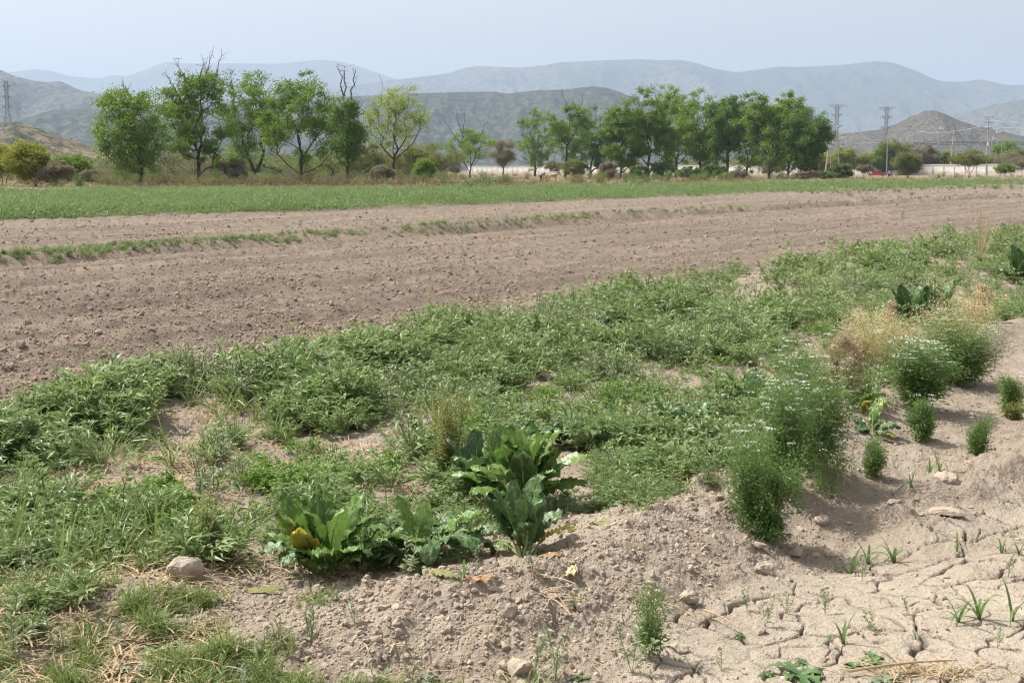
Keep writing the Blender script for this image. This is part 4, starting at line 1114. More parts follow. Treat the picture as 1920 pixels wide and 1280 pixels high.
# ------------------------------------------------------------------ wall, poles, pylons, truck
m_wall = plain("whitewashed_block", (0.66, 0.61, 0.55), 0.95, 0.1, var=0.14, scale=1.6)
m_wallp = plain("pinkish_render", (0.55, 0.44, 0.38), 0.95, 0.1, var=0.15, scale=0.8)
m_cap = plain("wall_cap", (0.70, 0.63, 0.56), 0.95, 0.1, var=0.12, scale=1.0)
m_galv = plain("galvanised_steel", (0.30, 0.31, 0.32), 0.6, 0.4, 0.3, var=0.1)
m_lat = plain("lattice_steel", (0.24, 0.245, 0.25), 0.7, 0.3, 0.2, var=0.1)
m_conc = plain("concrete_pole", (0.38, 0.36, 0.33), 0.9, 0.2, var=0.1)
m_timb = plain("timber_pole", (0.52, 0.40, 0.25), 0.9, 0.2, var=0.15)
m_lampw = plain("lamp_head", (0.75, 0.76, 0.76), 0.4, 0.5, var=0.05)
m_cable = plain("cable", (0.55, 0.55, 0.54), 0.6, 0.3, var=0.05)

# block wall material: faint courses
m_blk, nt, b = mat_new("whitewashed_block_wall")
geo = nd(nt, "ShaderNodeTexCoord")
mp = nd(nt, "ShaderNodeMapping"); nt.links.new(geo.outputs["Object"], mp.inputs[0]); mp.inputs["Rotation"].default_value = (math.pi / 2, 0, 0)
br = nd(nt, "ShaderNodeTexBrick"); br.inputs["Scale"].default_value = 1.0; br.inputs["Brick Width"].default_value = .8; br.inputs["Row Height"].default_value = .4; br.inputs["Mortar Size"].default_value = .03
br.inputs["Color1"].default_value = (0.82, 0.80, 0.76, 1); br.inputs["Color2"].default_value = (0.74, 0.72, 0.68, 1); br.inputs["Mortar"].default_value = (0.5, 0.48, 0.45, 1)
nt.links.new(mp.outputs[0], br.inputs["Vector"])
gg = nd(nt, "ShaderNodeNewGeometry"); sx = nd(nt, "ShaderNodeSeparateXYZ"); nt.links.new(gg.outputs["Position"], sx.inputs[0])
nz = noise_n(nt, 0.25, 4, gg.outputs["Position"])
low = math_n(nt, 'SUBTRACT', math_n(nt, 'MULTIPLY', nz, 3.6), sx.outputs["Z"])
c = mix(nt, br.outputs["Color"], (0.56, 0.43, 0.36), ramp(nt, low, [(0.25, 0.0), (0.95, 0.75)]))
nt.links.new(c, b.inputs["Base Color"]); b.inputs["Roughness"].default_value = .95; b.inputs["Specular IOR Level"].default_value = .1

A_ = np.array([-22.0, 640.0]); B_ = np.array([168.0, 398.0])
WL = np.linalg.norm(B_ - A_); wd = (B_ - A_) / WL; wa = math.atan2(wd[1], wd[0]); wn_ = np.array([wd[1], -wd[0]])
wall = empty("boundary_wall", (A_[0], A_[1], 0), "long pale block wall with a flat cap running behind the trees to the right", "wall", rz=wa)
SEG = 4.0; nseg = int(WL / SEG)
def wall_part(nm, sz, c, m, k):
    mb = MB(); mb.box((0, 0, 0), sz); o = mb.build(nm, m, parent=wall); o.location = c; return o
pan0 = pos0 = cap0 = None
for k in range(nseg):
    x0 = k * SEG; hgt = 3.45 if (k * 7 % 23) < 14 else 3.6
    if pan0 is None:
        pan0 = wall_part("panel", (SEG - .34, .16, 3.4), (x0 + SEG / 2, 0, 1.6), m_blk, k)
        pos0 = wall_part("post", (.34, .34, 3.5), (x0, 0, 1.65), m_wallp, k)
        cap0 = wall_part("cap", (SEG - .004, .46, .26), (x0 + SEG / 2, 0, 3.54), m_cap, k)
    else:
        for src, cc in ((pan0, (x0 + SEG / 2, 0, 1.6)), (pos0, (x0, 0, 1.65)), (cap0, (x0 + SEG / 2, 0, 3.54))):
            c_ = src.copy(); COL.objects.link(c_); c_.parent = wall; c_.location = (cc[0], cc[1], cc[2])

def lattice(name, px, ytop, D, label, wtop, base_w, arms, rz=0.0, zb=0.0, tt=0.085, split=False, group=None):
    x0, y0, ztop = at_depth(px, ytop, D)
    root = empty(name, (x0, y0, zb), label, "pylon", group, rz=rz)
    H = ztop - zb; mb = MB()
    def wid(z):
        u = z / H
        return (base_w * (1 - u / .55) + wtop * u / .55) / 2 if u < .55 else wtop / 2
    zs = [0]
    while zs[-1] < H - 1e-3: zs.append(min(H, zs[-1] + max(2 * wid(zs[-1]) * 0.95, 1.6)))
    A, B = [], []
    for z0, z1 in zip(zs[:-1], zs[1:]):
        a0, a1 = wid(z0), wid(z1)
        c0 = [np.array([i * a0, j * a0, z0]) for i, j in ((-1, -1), (1, -1), (1, 1), (-1, 1))]
        c1 = [np.array([i * a1, j * a1, z1]) for i, j in ((-1, -1), (1, -1), (1, 1), (-1, 1))]
        for k in range(4):
            A.append(c0[k]); B.append(c1[k]); A.append(c0[k]); B.append(c1[(k + 1) % 4]); A.append(c0[(k + 1) % 4]); B.append(c1[k]); A.append(c1[k]); B.append(c1[(k + 1) % 4])
    mb.tubes(A, B, tt, tt, 3); mb.build("mast", m_lat, parent=root)
    for (fz, hw, dp) in arms:
        z = H * fz; w = wtop / 2
        for sgn in (-1, 1):
            am = MB()
            tip = np.array([sgn * hw, 0, z]); n = 5
            for j in (-1, 1):
                p0 = np.array([sgn * w, j * w, z]); q0 = np.array([sgn * w, j * w, z - dp])
                am.tubes([p0, q0], [tip, tip], tt * .9, tt * .9, 3)
                for i in range(n):
                    u0, u1 = i / n, (i + .5) / n
                    am.tubes([p0 + (tip - p0) * u0], [q0 + (tip - q0) * u1], tt * .6, tt * .6, 3); am.tubes([q0 + (tip - q0) * u1], [p0 + (tip - p0) * (i + 1) / n], tt * .6, tt * .6, 3)
            am.tubes([tip], [tip - np.array([0, 0, 2.2])], tt * .5, tt * .7, 4)
            am.build("cross_arm", m_lat, parent=root)
    return root
PG = None
lattice("lattice_pylon", 1570, 197, 900, "tall lattice pylon with a wide flat top arm at the end of the tree row", 1.9, 6.5, [(1.0, 6.4, 3.2), (.865, 4.2, 2.2), (.70, 4.2, 2.2)])
lattice("lattice_pylon", 1663, 201, 930, "lattice pylon with a wide top arm directly above the steel mast", 1.9, 6.0, [(1.0, 6.4, 3.0), (.86, 4.2, 2.2), (.70, 4.2, 2.2)])
for nm_, px_, yt_, D_h, lb_, hb in (("lattice_pylon", 11, 152, 1020, "tall narrow pylon standing on the brown knoll at the left edge", 26.5), ("lattice_pylon", 33, 192, 1900, "small faint pylon behind the brown knoll", 60.0)):
    x_, y_, z_ = at_depth(px_, yt_, D_h)
    if D_h < 1500:
        lattice(nm_, px_, yt_, D_h, lb_, 2.2, 9.5, [(.93, 3.4, 2.), (.76, 3.4, 2.), (.60, 3.4, 2.)], rz=0.6, zb=hb - 4, tt=.13)
    else:
        lattice(nm_, px_, yt_, D_h, lb_, 3.0, 6.5, [(1.0, 5, 3), (.8, 5, 3)], rz=0.2, zb=hb, tt=.13)

def lamp(px, ytop, ybase, D, label, side=-1, arm=2.0, mat=None, lean=0.0, r=.13, group="street lamps behind the white wall"):
    x0, y0, zt = at_depth(px, ytop, D); _, _, zb = at_depth(px, ybase, D); zb = min(zb, 0.0)
    root = empty("street_lamp", (x0, y0, zb), label, "street lamp", group)
    H = zt - zb
    mb = MB(); mb.tubes([(0, 0, 0)], [(lean * H, 0, H)], r * 1.3, r * .8, 6); mb.build("pole", mat or m_galv, parent=root)
    am = MB(); top = np.array([lean * H, 0, H])
    am.poly([top - [0, 0, .2], top + [side * arm * .4, 0, .45], top + [side * arm, 0, .55]], .06, .05, 5); am.build("arm", m_galv, parent=root)
    hd = MB(); hd.box(tuple(top + [side * (arm + .5), 0, .55]), (1.5, .5, .30)); hd.box(tuple(top + [side * (arm + .55), 0, .36]), (1.0, .4, .12)); hd.build("lamp_head", m_lampw, parent=root)
    return root
lamp(1559.6, 240, 330, 410, "thin steel street lamp beside the leaning timber pole", 1, 1.0)
lamp(1573.7, 261, 330, 412, "short street lamp just right of the tall pylon's foot", 1, .9)
lamp(1585.6, 277, 326, 520, "small distant street lamp over the yellow tree tops", -1, .9)
lamp(1697, 257, 326, 500, "street lamp above the tallest olive tree behind the wall", 1, 1.6)
lamp(1784.5, 244, 330, 430, "leaning brown lamp post in front of the conical hill", -1, 3.6, m_timb, .045, .16)
lamp(1857, 262, 326, 520, "lamp whose small white head shows right of the utility pole", 1, 1.0)
lamp(1880, 250, 331, 412, "tall steel street lamp right of the utility pole", -1, .8)
lamp(1882.5, 251, 330, 470, "brown lamp post half hidden behind the tall steel street lamp", -1, 1.4, m_timb)
lamp(1881, 241, 331, 430, "lamp post with a long curved arm reaching left to the utility pole", -1, 3.4, m_galv)
lamp(1838.5, 287, 326, 560, "tiny white headed lamp left of the utility pole", 1, .3)
lamp(1706, 263, 326, 540, "lamp with a tilted white head just right of the one above the olive tree", -1, .3)

def pole(name, px, ytop, ybase, D, label, mat, r, lean=0.0, cat="pole"):
    x0, y0, zt = at_depth(px, ytop, D); zb = 0.0
    root = empty(name, (x0, y0, zb), label, cat); H = zt
    mb = MB(); mb.tubes([(0, 0, 0)], [(lean * H, 0, H)], r * 1.25, r * .8, 8, caps=True); mb.build("shaft", mat, parent=root)
    return root, H
pole("steel_mast", 1664.8, 259, 307, 410, "tall plain steel mast rising from behind the wall above the pickup", m_galv, .17)
r_, H_ = pole("timber_pole", 1549, 257, 306, 415, "leaning pale timber pole beyond the end of the tree row", m_timb, .19, .10)
up, H = pole("utility_pole", 1854, 220.5, 329, 385, "concrete utility pole with two crossarms standing before the white wall", m_conc, .20, cat="utility pole")
for z in (H - 1.4, H - 3.15):
    mb = MB(); mb.box((0, -.25, z), (2.4, .14, .22)); arm_o = mb.build("crossarm", m_lat, parent=up)
    for xx in (-1.05, -.45, .45, 1.05):
        ib = MB(); ib.tubes([(xx, -.25, z + .11)], [(xx, -.25, z + .5)], .09, .06, 6); ib.build("insulator", m_lampw, parent=arm_o)
mb = MB(); mb.box((0, -.1, H + .1), (2.6, .1, .1)); mb.tubes([(-1.2, -.1, H + .1), (1.2, -.1, H + .1)], [(0, 0, H - 1.0), (0, 0, H - 1.0)], .04, .04, 4); mb.build("top_frame", m_lat, parent=up)
mb = MB(); mb.tubes([(0, -.35, H * .52)], [(0, -.35, H * .57)], .28, .28, 8, caps=True); mb.build("transformer", m_lampw, parent=up)

def wire(p0, p1, label, sag=1.2, r=.05, group="overhead wires"):
    p0, p1 = np.array(p0), np.array(p1); t = np.linspace(0, 1, 14)[:, None]
    pts = p0 + (p1 - p0) * t - np.array([0, 0, 1.0]) * (4 * sag * t * (1 - t))
    mb = MB(); mb.poly(pts, r, r, 3); o = mb.build("overhead_wire", m_cable); tag(o, label, "wire", group)
P0 = np.array(at_depth(1854, 0, 385)); 
for k, (dz, lb) in enumerate(((H - .9, "upper overhead wire running right from the utility pole"), (H - 2.65, "lower overhead wire running right from the utility pole"))):
    wire((P0[0] + 1.05, 385 - .25, dz), (P0[0] + 46, 372, dz - .5), lb, .8, .055)
wire((P0[0] - 1.05, 384.7, H - 2.65), at_depth(1720, 246, 470), "thin wire crossing the conical hill left of the utility pole", 1.0, .035)
wire(at_depth(1545, 267, 500), at_depth(1700, 264, 520), "thin wire behind the wall near the tall pylon", .6, .04)
wire(at_depth(1700, 264, 520), at_depth(1960, 266, 520), "long thin wire level with the lamp heads at the right", 1.2, .04)

# ------------------------------------------------------------------ row of dark sheds at the foot of the conical hill
m_shed = plain("dark_shed_roof", (0.055, 0.075, 0.078), 0.6, 0.3, var=.3, scale=.2)
sh = MB(); rs = np.random.default_rng(5)
for r_i in range(3):
    for k in range(46):
        px_ = 1716 + k * 5.2 + rs.uniform(-1, 1); D = 1330 + r_i * 26 + rs.uniform(-6, 6)
        x_, y_, z_ = at_depth(px_, 270 + 1.2 - r_i * 1.7 + rs.uniform(-.4, .4), D); w = rs.uniform(.7, 1.2)
        V = np.array([(-w, -1, 0), (w, -1, 0), (w, 1, 0), (-w, 1, 0), (-w, 0, 1.9), (w, 0, 1.9)]) + [x_, y_, z_ - 0.6]
        sh.add(V, [(0, 1, 5, 4), (2, 3, 4, 5), (0, 4, 3), (1, 2, 5)], 0, rs.uniform())
# ------------------------------------------------------------------ red pickup
m_red = plain("red_paint", (0.55, 0.025, 0.03), 0.3, 0.5, var=.05)
m_glass = plain("dark_glass", (0.02, 0.025, 0.03), 0.08, 0.6, var=.05)
m_tyre = plain("tyre", (0.03, 0.03, 0.03), 0.9, 0.2, var=.1)
m_rim = plain("rim", (0.5, 0.5, 0.5), 0.35, 0.5, .6, var=.05)
m_dark = plain("dark_frame", (0.05, 0.05, 0.06), 0.6, 0.3, var=.1)
tx, ty, tz = at_depth(1645, 331.2, 385)
truck = empty("pickup_truck", (tx, ty, tz), "red double cab pickup truck parked before the white wall with a dark trailer behind", "pickup truck", rz=math.radians(-12))
def extr(profile, y0, y1, inset=0.0, topz=None):
    """side profile (x,z) extruded across y; points above topz are drawn in"""
    pr = np.array(profile); n = len(pr); V = []
    for sgn, y in ((-1, y0), (1, y1)):
        for (x, z) in pr:
            k = inset * max(0, z - (topz or 1e9))
            V.append((x, y - sgn * k if sgn > 0 else y + k, z))
    V = np.array(V)
    f = [tuple(range(n)), tuple(range(2 * n - 1, n - 1, -1))] + [((i + 1) % n, i, n + i, n + (i + 1) % n) for i in range(n)]
    return V, f
# front of the pickup at -x
prof = [(-2.65, .45), (-2.68, .80), (-2.60, .98), (-1.45, 1.10), (-0.72, 1.70), (-0.35, 1.78), (0.75, 1.76), (0.98, 1.14), (2.62, 1.12), (2.66, .50), (2.15, .42), (2.08, .72), (1.80, .86), (1.46, .86), (1.18, .72), (1.1, .42), (-1.25, .42), (-1.32, .72), (-1.6, .86), (-1.92, .86), (-2.22, .72), (-2.3, .42)]
mb = MB(); V, f = extr(prof, -.9, .9, .35, 1.1); mb.add(V, f); body = mb.build("body", m_red, parent=truck)
for nm, pr in (("windscreen", None), ("side_window", [(-1.12, 1.16), (-.66, 1.64), (-.30, 1.68), (-.30, 1.16)]), ("side_window", [(-.18, 1.16), (-.18, 1.68), (.72, 1.66), (.88, 1.16)])):
    for sg in (-1, 1):
        mb = MB()
        if pr is None:
            if sg < 0: mb.add([(-1.42, -.70, 1.14), (-1.42, .70, 1.14), (-.78, .60, 1.66), (-.78, -.60, 1.66)], [(0, 1, 2, 3)])
            else: mb.add([(.99, -.68, 1.17), (.99, .68, 1.17), (.80, .62, 1.66), (.80, -.62, 1.66)], [(0, 3, 2, 1)])
        else:
            mb.add([(x, sg * (.905 - .35 * max(0, z - 1.1)), z) for x, z in pr], [(0, 1, 2, 3)])
        o = mb.build(nm if not (pr is None and sg > 0) else "rear_window", m_glass, parent=truck)
        if pr is None: o.location = (-.012, 0, .012) if sg < 0 else (.012, 0, .01)
for wx in (-1.76, 1.63):
    for sg in (-1, 1):
        mb = MB(); mb.tubes([(0, -.13, 0)], [(0, .13, 0)], .39, .39, 16, caps=True); t = mb.build("wheel", m_tyre, parent=truck); t.location = (wx, sg * .82, .39)
        mb = MB(); mb.tubes([(0, -.14, 0)], [(0, .14, 0)], .22, .22, 12, caps=True); mb.build("rim", m_rim, parent=t)
for nm, bx, m in (("bumper", ((-2.72, 0, .52), (.14, 1.7, .22)), m_lampw), ("bumper", ((2.72, 0, .50), (.12, 1.7, .18)), m_dark), ("headlight", ((-2.66, -.68, .83), (.08, .34, .16)), m_lampw), ("headlight", ((-2.66, .68, .83), (.08, .34, .16)), m_lampw), ("mirror", ((-1.0, -1.02, 1.22), (.1, .2, .18)), m_dark), ("mirror", ((-1.0, 1.02, 1.22), (.1, .2, .18)), m_dark), ("grille", ((-2.69, 0, .82), (.05, .9, .16)), m_dark), ("door_handle", ((-.1, -.915, 1.03), (.16, .03, .04)), m_lampw)):
    mb = MB(); mb.box(*bx); mb.build(nm, m, parent=truck)
mb = MB()
for x in (-.25, .82): mb.box((x, -.903, .85), (.025, .008, .72))
mb.build("door_gap", m_dark, parent=truck)
trl = empty("trailer", at_depth(1666, 331.2, 383), "dark flat trailer hitched behind the red pickup", "trailer", rz=math.radians(-12))
mb = MB(); mb.box((0, 0, .75), (2.6, 1.6, .12)); mb.build("deck", m_dark, parent=trl)
mb = MB(); mb.box((0, .78, 1.0), (2.6, .05, .38)); mb.box((0, -.78, 1.0), (2.6, .05, .38)); mb.build("side_rail", m_galv, parent=trl)
mb = MB(); mb.tubes([(-1.3, 0, .7)], [(-2.0, 0, .55)], .05, .05, 5); mb.build("drawbar", m_dark, parent=trl)
for sg in (-1, 1):
    mb = MB(); mb.tubes([(.2, sg * .88 - .1, .35)], [(.2, sg * .88 + .1, .35)], .35, .35, 14, caps=True); mb.build("wheel", m_tyre, parent=trl)

# ------------------------------------------------------------------ figures grown from a skeleton
def skin(name, joints, edges, mat, parent, sub=1, root=0, smooth=True):
    me = bpy.data.meshes.new(name); me.from_pydata([j[:3] for j in joints], edges, []); me.update()
    o = bpy.data.objects.new(name, me); COL.objects.link(o); o.parent = parent
    bm_layer = me.skin_vertices if len(me.skin_vertices) else None
    md = o.modifiers.new("skin", 'SKIN'); md.use_smooth_shade = smooth
    if not len(me.skin_vertices): me.attributes  # created with the modifier
    sv = me.skin_vertices[0].data if len(me.skin_vertices) else None
    if sv is None:
        import bmesh
        bm = bmesh.new(); bm.from_mesh(me); bm.verts.layers.skin.verify(); bm.to_mesh(me); bm.free(); sv = me.skin_vertices[0].data
    for i, j in enumerate(joints):
        r = j[3]; sv[i].radius = (r, r) if np.isscalar(r) else r
        sv[i].use_root = (i == root)
    s2 = o.modifiers.new("sub", 'SUBSURF'); s2.levels = sub; s2.render_levels = sub
    me.materials.append(mat)
    return o
m_skin = plain("skin", (0.24, 0.13, 0.08), .6, .3, var=.1)
m_shirt = plain("blue_check_shirt", (0.17, 0.21, 0.32), .9, .1, var=.5, scale=9)
m_jean = plain("dark_trousers", (0.06, 0.07, 0.10), .9, .1, var=.2)
m_hat = plain("dark_cap", (0.03, 0.035, 0.06), .8, .2, var=.1)
px_, py_, pz_ = on(1014, 341)
per = empty("person", (px_, py_, pz_), "person in a blue checked shirt and dark cap bent over the crop beside the donkey", "person", rz=math.radians(20))
per.scale = (1.12,) * 3
# bent forward facing +x, 1.1 m high while bending
J = [(0, 0, .78, .13), (.16, 0, .96, .14), (.34, 0, 1.06, .15), (.44, 0, 1.05, .07), (.55, 0, 1.03, .10), (.62, 0, .98, .08),
     (-.02, .10, .72, .10), (.10, .12, .42, .075), (-.04, .12, .08, .05), (.10, .13, .03, .04),
     (-.02, -.10, .72, .10), (.06, -.12, .42, .075), (-.10, -.12, .08, .05), (.04, -.13, .03, .04),
     (.34, .19, 1.0, .06), (.40, .23, .74, .045), (.52, .20, .52, .035), (.55, .19, .45, .03),
     (.34, -.19, 1.0, .06), (.42, -.22, .74, .045), (.56, -.18, .54, .035), (.60, -.17, .47, .03)]
E = [(0, 1), (1, 2), (2, 3), (3, 4), (4, 5), (0, 6), (6, 7), (7, 8), (8, 9), (0, 10), (10, 11), (11, 12), (12, 13), (2, 14), (14, 15), (15, 16), (16, 17), (2, 18), (18, 19), (19, 20), (20, 21)]
skin("body", J, E, m_skin, per)
sj = [(0, 0, .80, .155), (.16, 0, .97, .165), (.32, 0, 1.05, .17), (.34, .19, 1.0, .08), (.39, .225, .80, .065), (.34, -.19, 1.0, .08), (.40, -.215, .80, .065)]
skin("shirt", sj, [(0, 1), (1, 2), (2, 3), (3, 4), (2, 5), (5, 6)], m_shirt, per)
tj = [(0, 0, .77, .15), (-.02, .10, .70, .115), (.10, .12, .42, .09), (-.03, .12, .10, .07), (-.02, -.10, .70, .115), (.06, -.12, .42, .09), (-.09, -.12, .10, .07)]
skin("trousers", tj, [(0, 1), (1, 2), (2, 3), (0, 4), (4, 5), (5, 6)], m_jean, per)
mb = MB(); V, Fc = ico(3, 2, 0.02, .8); mb.add(V * .118 + np.array([.55, 0, 1.075]), Fc); mb.box((.67, 0, 1.05), (.12, .16, .02)); mb.build("cap", m_hat, parent=per, smooth=True)

m_hide = plain("tan_hide", (0.44, 0.29, 0.15), .85, .2, var=.2, scale=4)
m_mane = plain("dark_mane", (0.03, 0.025, 0.02), .9, .2, var=.2)
dx_, dy_, dz_ = on(1036, 340.8)
dk = empty("donkey", (dx_, dy_, dz_), "tan donkey with a dark tail and dark head standing in the crop", "donkey", rz=math.radians(8))
# rump at -x, head at +x
J = [(-.48, 0, .92, .20), (-.20, 0, .90, .23), (.15, 0, .90, .23), (.42, 0, .95, .21), (.66, 0, 1.10, .13), (.82, 0, 1.20, .10), (1.0, 0, 1.10, .085), (1.14, 0, .98, .06),
     (-.55, .13, .70, .12), (-.50, .13, .55, .085), (-.62, .13, .36, .05), (-.58, .13, .06, .045),
     (-.55, -.13, .70, .12), (-.46, -.13, .55, .085), (-.58, -.13, .36, .05), (-.54, -.13, .06, .045),
     (.42, .13, .68, .085), (.42, .13, .38, .05), (.42, .13, .05, .045),
     (.42, -.13, .68, .085), (.46, -.13, .38, .05), (.44, -.13, .05, .045)]
E = [(0, 1), (1, 2), (2, 3), (3, 4), (4, 5), (5, 6), (6, 7), (0, 8), (8, 9), (9, 10), (10, 11), (0, 12), (12, 13), (13, 14), (14, 15), (3, 16), (16, 17), (17, 18), (3, 19), (19, 20), (20, 21)]
skin("body", J, E, m_hide, dk)
skin("tail", [(-.66, 0, .98, .04), (-.78, 0, .85, .06), (-.80, 0, .60, .08), (-.79, 0, .42, .03)], [(0, 1), (1, 2), (2, 3)], m_mane, dk)
skin("mane", [(.50, 0, 1.14, .04), (.66, 0, 1.24, .05), (.80, 0, 1.31, .05), (.92, 0, 1.26, .06), (1.05, 0, 1.14, .06), (1.16, 0, 1.0, .065)], [(0, 1), (1, 2), (2, 3), (3, 4), (4, 5)], m_mane, dk)
for sg in (-1, 1):
    skin("ear", [(.82, sg * .06, 1.28, .03), (.80, sg * .09, 1.38, .035), (.80, sg * .10, 1.48, .01)], [(0, 1), (1, 2)], m_mane, dk)

# sheds finish
o = sh.build("distant_sheds", m_shed); tag(o, "row of tiny dark sheds along the foot of the conical hill", "sheds", None, 'stuff')

# dead log pile
lg = empty("dead_log", on(1540, 336), "dead grey fallen log lying at the right end of the tree row", "log", rz=.1)
mb = MB(); rg = np.random.default_rng(8); mb.poly([(-4.5, 0, .4), (-1.5, .2, .9), (2, 0, .7), (5, .3, .5)], .75, .35, 8); mb.build("trunk", m_bark, parent=lg)
for k in range(7):
    mb = MB(); x = rg.uniform(-4, 4); p = np.array([x, 0, .8]); d = unit(np.array([rg.normal(), rg.normal() * .5, abs(rg.normal()) + .6])); q = p + d * 1.3; mb.poly([p, q, q + unit(d + rg.normal(0, .4, 3)) * 1.2], .14, .03, 5); mb.build("branch", m_bark, parent=lg)
# ------------------------------------------------------------------ near plants: chard
def crinkle(m, scale=55, dist=0.006, strength=.8):
    nt = m.node_tree; b = nt.nodes["Principled BSDF"]; tc = nd(nt, "ShaderNodeTexCoord")
    n = noise_n(nt, scale, 2, tc.outputs["Object"]); bp = nd(nt, "ShaderNodeBump"); bp.inputs["Strength"].default_value = strength; bp.inputs["Distance"].default_value = dist
    nt.links.new(n, bp.inputs["Height"]); nt.links.new(bp.outputs[0], b.inputs["Normal"])
m_chard = leafmat("chard_blade", (0.085, 0.175, 0.030), (0.21, 0.34, 0.08), 0.33, 0.42, 0.5, 0.35, nscale=9)
m_chardd = leafmat("dark_chard_blade", (0.06, 0.13, 0.040), (0.15, 0.24, 0.09), 0.25, 0.42, 0.5, 0.35, nscale=9)
m_chardy = leafmat("yellowing_chard_blade", (0.40, 0.36, 0.05), (0.60, 0.52, 0.09), 0.35, 0.4, 0.5, 0.4, nscale=9)
m_chardl = leafmat("pale_chard_blade", (0.15, 0.26, 0.06), (0.29, 0.40, 0.13), 0.30, 0.38, 0.5, 0.4, nscale=9)
m_rib = leafmat("pale_leaf_rib", (0.30, 0.36, 0.14), (0.45, 0.49, 0.22), 0.15, 0.45, 0.4, 0.4)
m_redrib = leafmat("red_leaf_rib", (0.25, 0.02, 0.03), (0.40, 0.05, 0.06), 0.15, 0.45, 0.4, 0.4)
m_driedleaf = leafmat("dried_leaf", (0.40, 0.22, 0.11), (0.60, 0.42, 0.25), 0.2, 0.8, 0.2, 0.4)
m_paleleaf = leafmat("bleached_leaf", (0.62, 0.52, 0.28), (0.75, 0.66, 0.42), 0.2, 0.8, 0.2, 0.4)
m_olleaf = leafmat("wilted_olive_leaf", (0.22, 0.22, 0.09), (0.34, 0.33, 0.15), 0.2, 0.8, 0.2, 0.4)

for m_ in (m_chard, m_chardd, m_chardy, m_chardl): crinkle(m_)

def chard_leaf(seed, L=0.22, W=0.12, pet=0.10, bend=0.9, ruf=0.014, wr=0.0115, cup=0.15, nu=20, nv=12, mats=None):
    rng = np.random.default_rng(seed)
    s = np.linspace(0, 1, 30); tot = pet + L
    phi = 0.06 + bend * np.clip(s, 0, 1) ** 1.8 * 1.5
    d = np.stack([np.sin(phi), np.zeros(30), np.cos(phi)], 1); c = np.concatenate([[[0, 0, 0]], np.cumsum(d[:-1] * tot / 29, 0)])
    c[:, 1] += 0.03 * tot * np.sin(s * 3 + rng.uniform(0, 6))
    T = unit(np.gradient(c, axis=0)); S = np.tile([0.0, 1.0, 0], (30, 1)); N = np.cross(S, T)
    u = np.linspace(0, 1, nu); w = (np.sin(np.pi * np.clip(u, 0, 1) ** 0.86 * 0.98 + 0.03) ** 0.50) * (1 - 0.22 * (1 - u)); w[0] = 0.10; w[-1] = 0.12
    ss = (pet * 0.8 + u * (tot - pet * 0.8)) / tot
    f = lambda A: np.stack([np.interp(ss, s, A[:, k]) for k in range(3)], 1)
    C, Tn, Nn = f(c), f(T), f(N)
    v = np.linspace(-1, 1, nv + 1); V = []; tn = []
    p1, p2 = rng.uniform(0, 6, 2)
    for j, vv in enumerate(v):
        a = abs(vv)
        h = cup * a ** 1.6 * W * w / 2 + ruf * a ** 2.5 * (np.sin(u * 15 + p1 + (3 if vv > 0 else 0)) * .45 + np.sin(u * 33 + 2 * p2 + vv) * .35 + rng.normal(0, .25, nu)) + wr * np.sin((u * 9 - a * 2.3) * 2 * np.pi + p2) * np.sin(np.pi * min(1, a * 1.3)) * (0.5 + rng.uniform(0, .6, nu)) + rng.normal(0, wr * .25, nu)
        V.append(C + np.array([0, 1.0, 0]) * (vv * W / 2 * w * (1 + 0.05 * np.sin(u * 17 + p2)))[:, None] + Nn * h[:, None])
        vein = 0.5 + 0.5 * np.cos((u * 9 - a * 2.3) * 2 * np.pi + p2)
        tn.append(np.clip(0.35 + 0.35 * vein * (1 - a * .4) + rng.normal(0, .06, nu) + 0.3 * (a < .12), 0, 1))
    V = np.array(V); n0, n1 = V.shape[:2]
    mb = MB(); ii = (np.arange(n0 - 1)[:, None] * n1 + np.arange(n1 - 1)[None]).ravel()
    mb.add(V.reshape(-1, 3), [np.stack([ii, ii + n1, ii + n1 + 1, ii + 1], 1)], 0, np.array(tn).ravel())
    k = 12; cc = np.stack([np.interp(np.linspace(0, .93, k), s, c[:, q]) for q in range(3)], 1) + np.stack([np.interp(np.linspace(0, .93, k), s, N[:, q]) for q in range(3)], 1) * 0.001
    mb.poly(cc, 0.0065, 0.0007, 5, 1, 0.5)
    return mb
LEAFM = {}
def leaf_mesh(kind, var, mats):
    key = (kind, var, mats[0].name)
    if key not in LEAFM:
        par = {"up": dict(L=.20, W=.108, pet=.10, bend=.34), "arch": dict(L=.19, W=.105, pet=.11, bend=.80), "flat": dict(L=.19, W=.10, pet=.12, bend=1.5, ruf=.016), "small": dict(L=.12, W=.07, pet=.05, bend=.8), "wrinkled": dict(L=.17, W=.12, pet=.06, bend=.95, ruf=.02, wr=.012)}[kind]
        o = chard_leaf(500 + var * 7 + len(kind), **par).build("leaf", mats, smooth=True, link=False)
        LEAFM[key] = o.data
    return LEAFM[key]
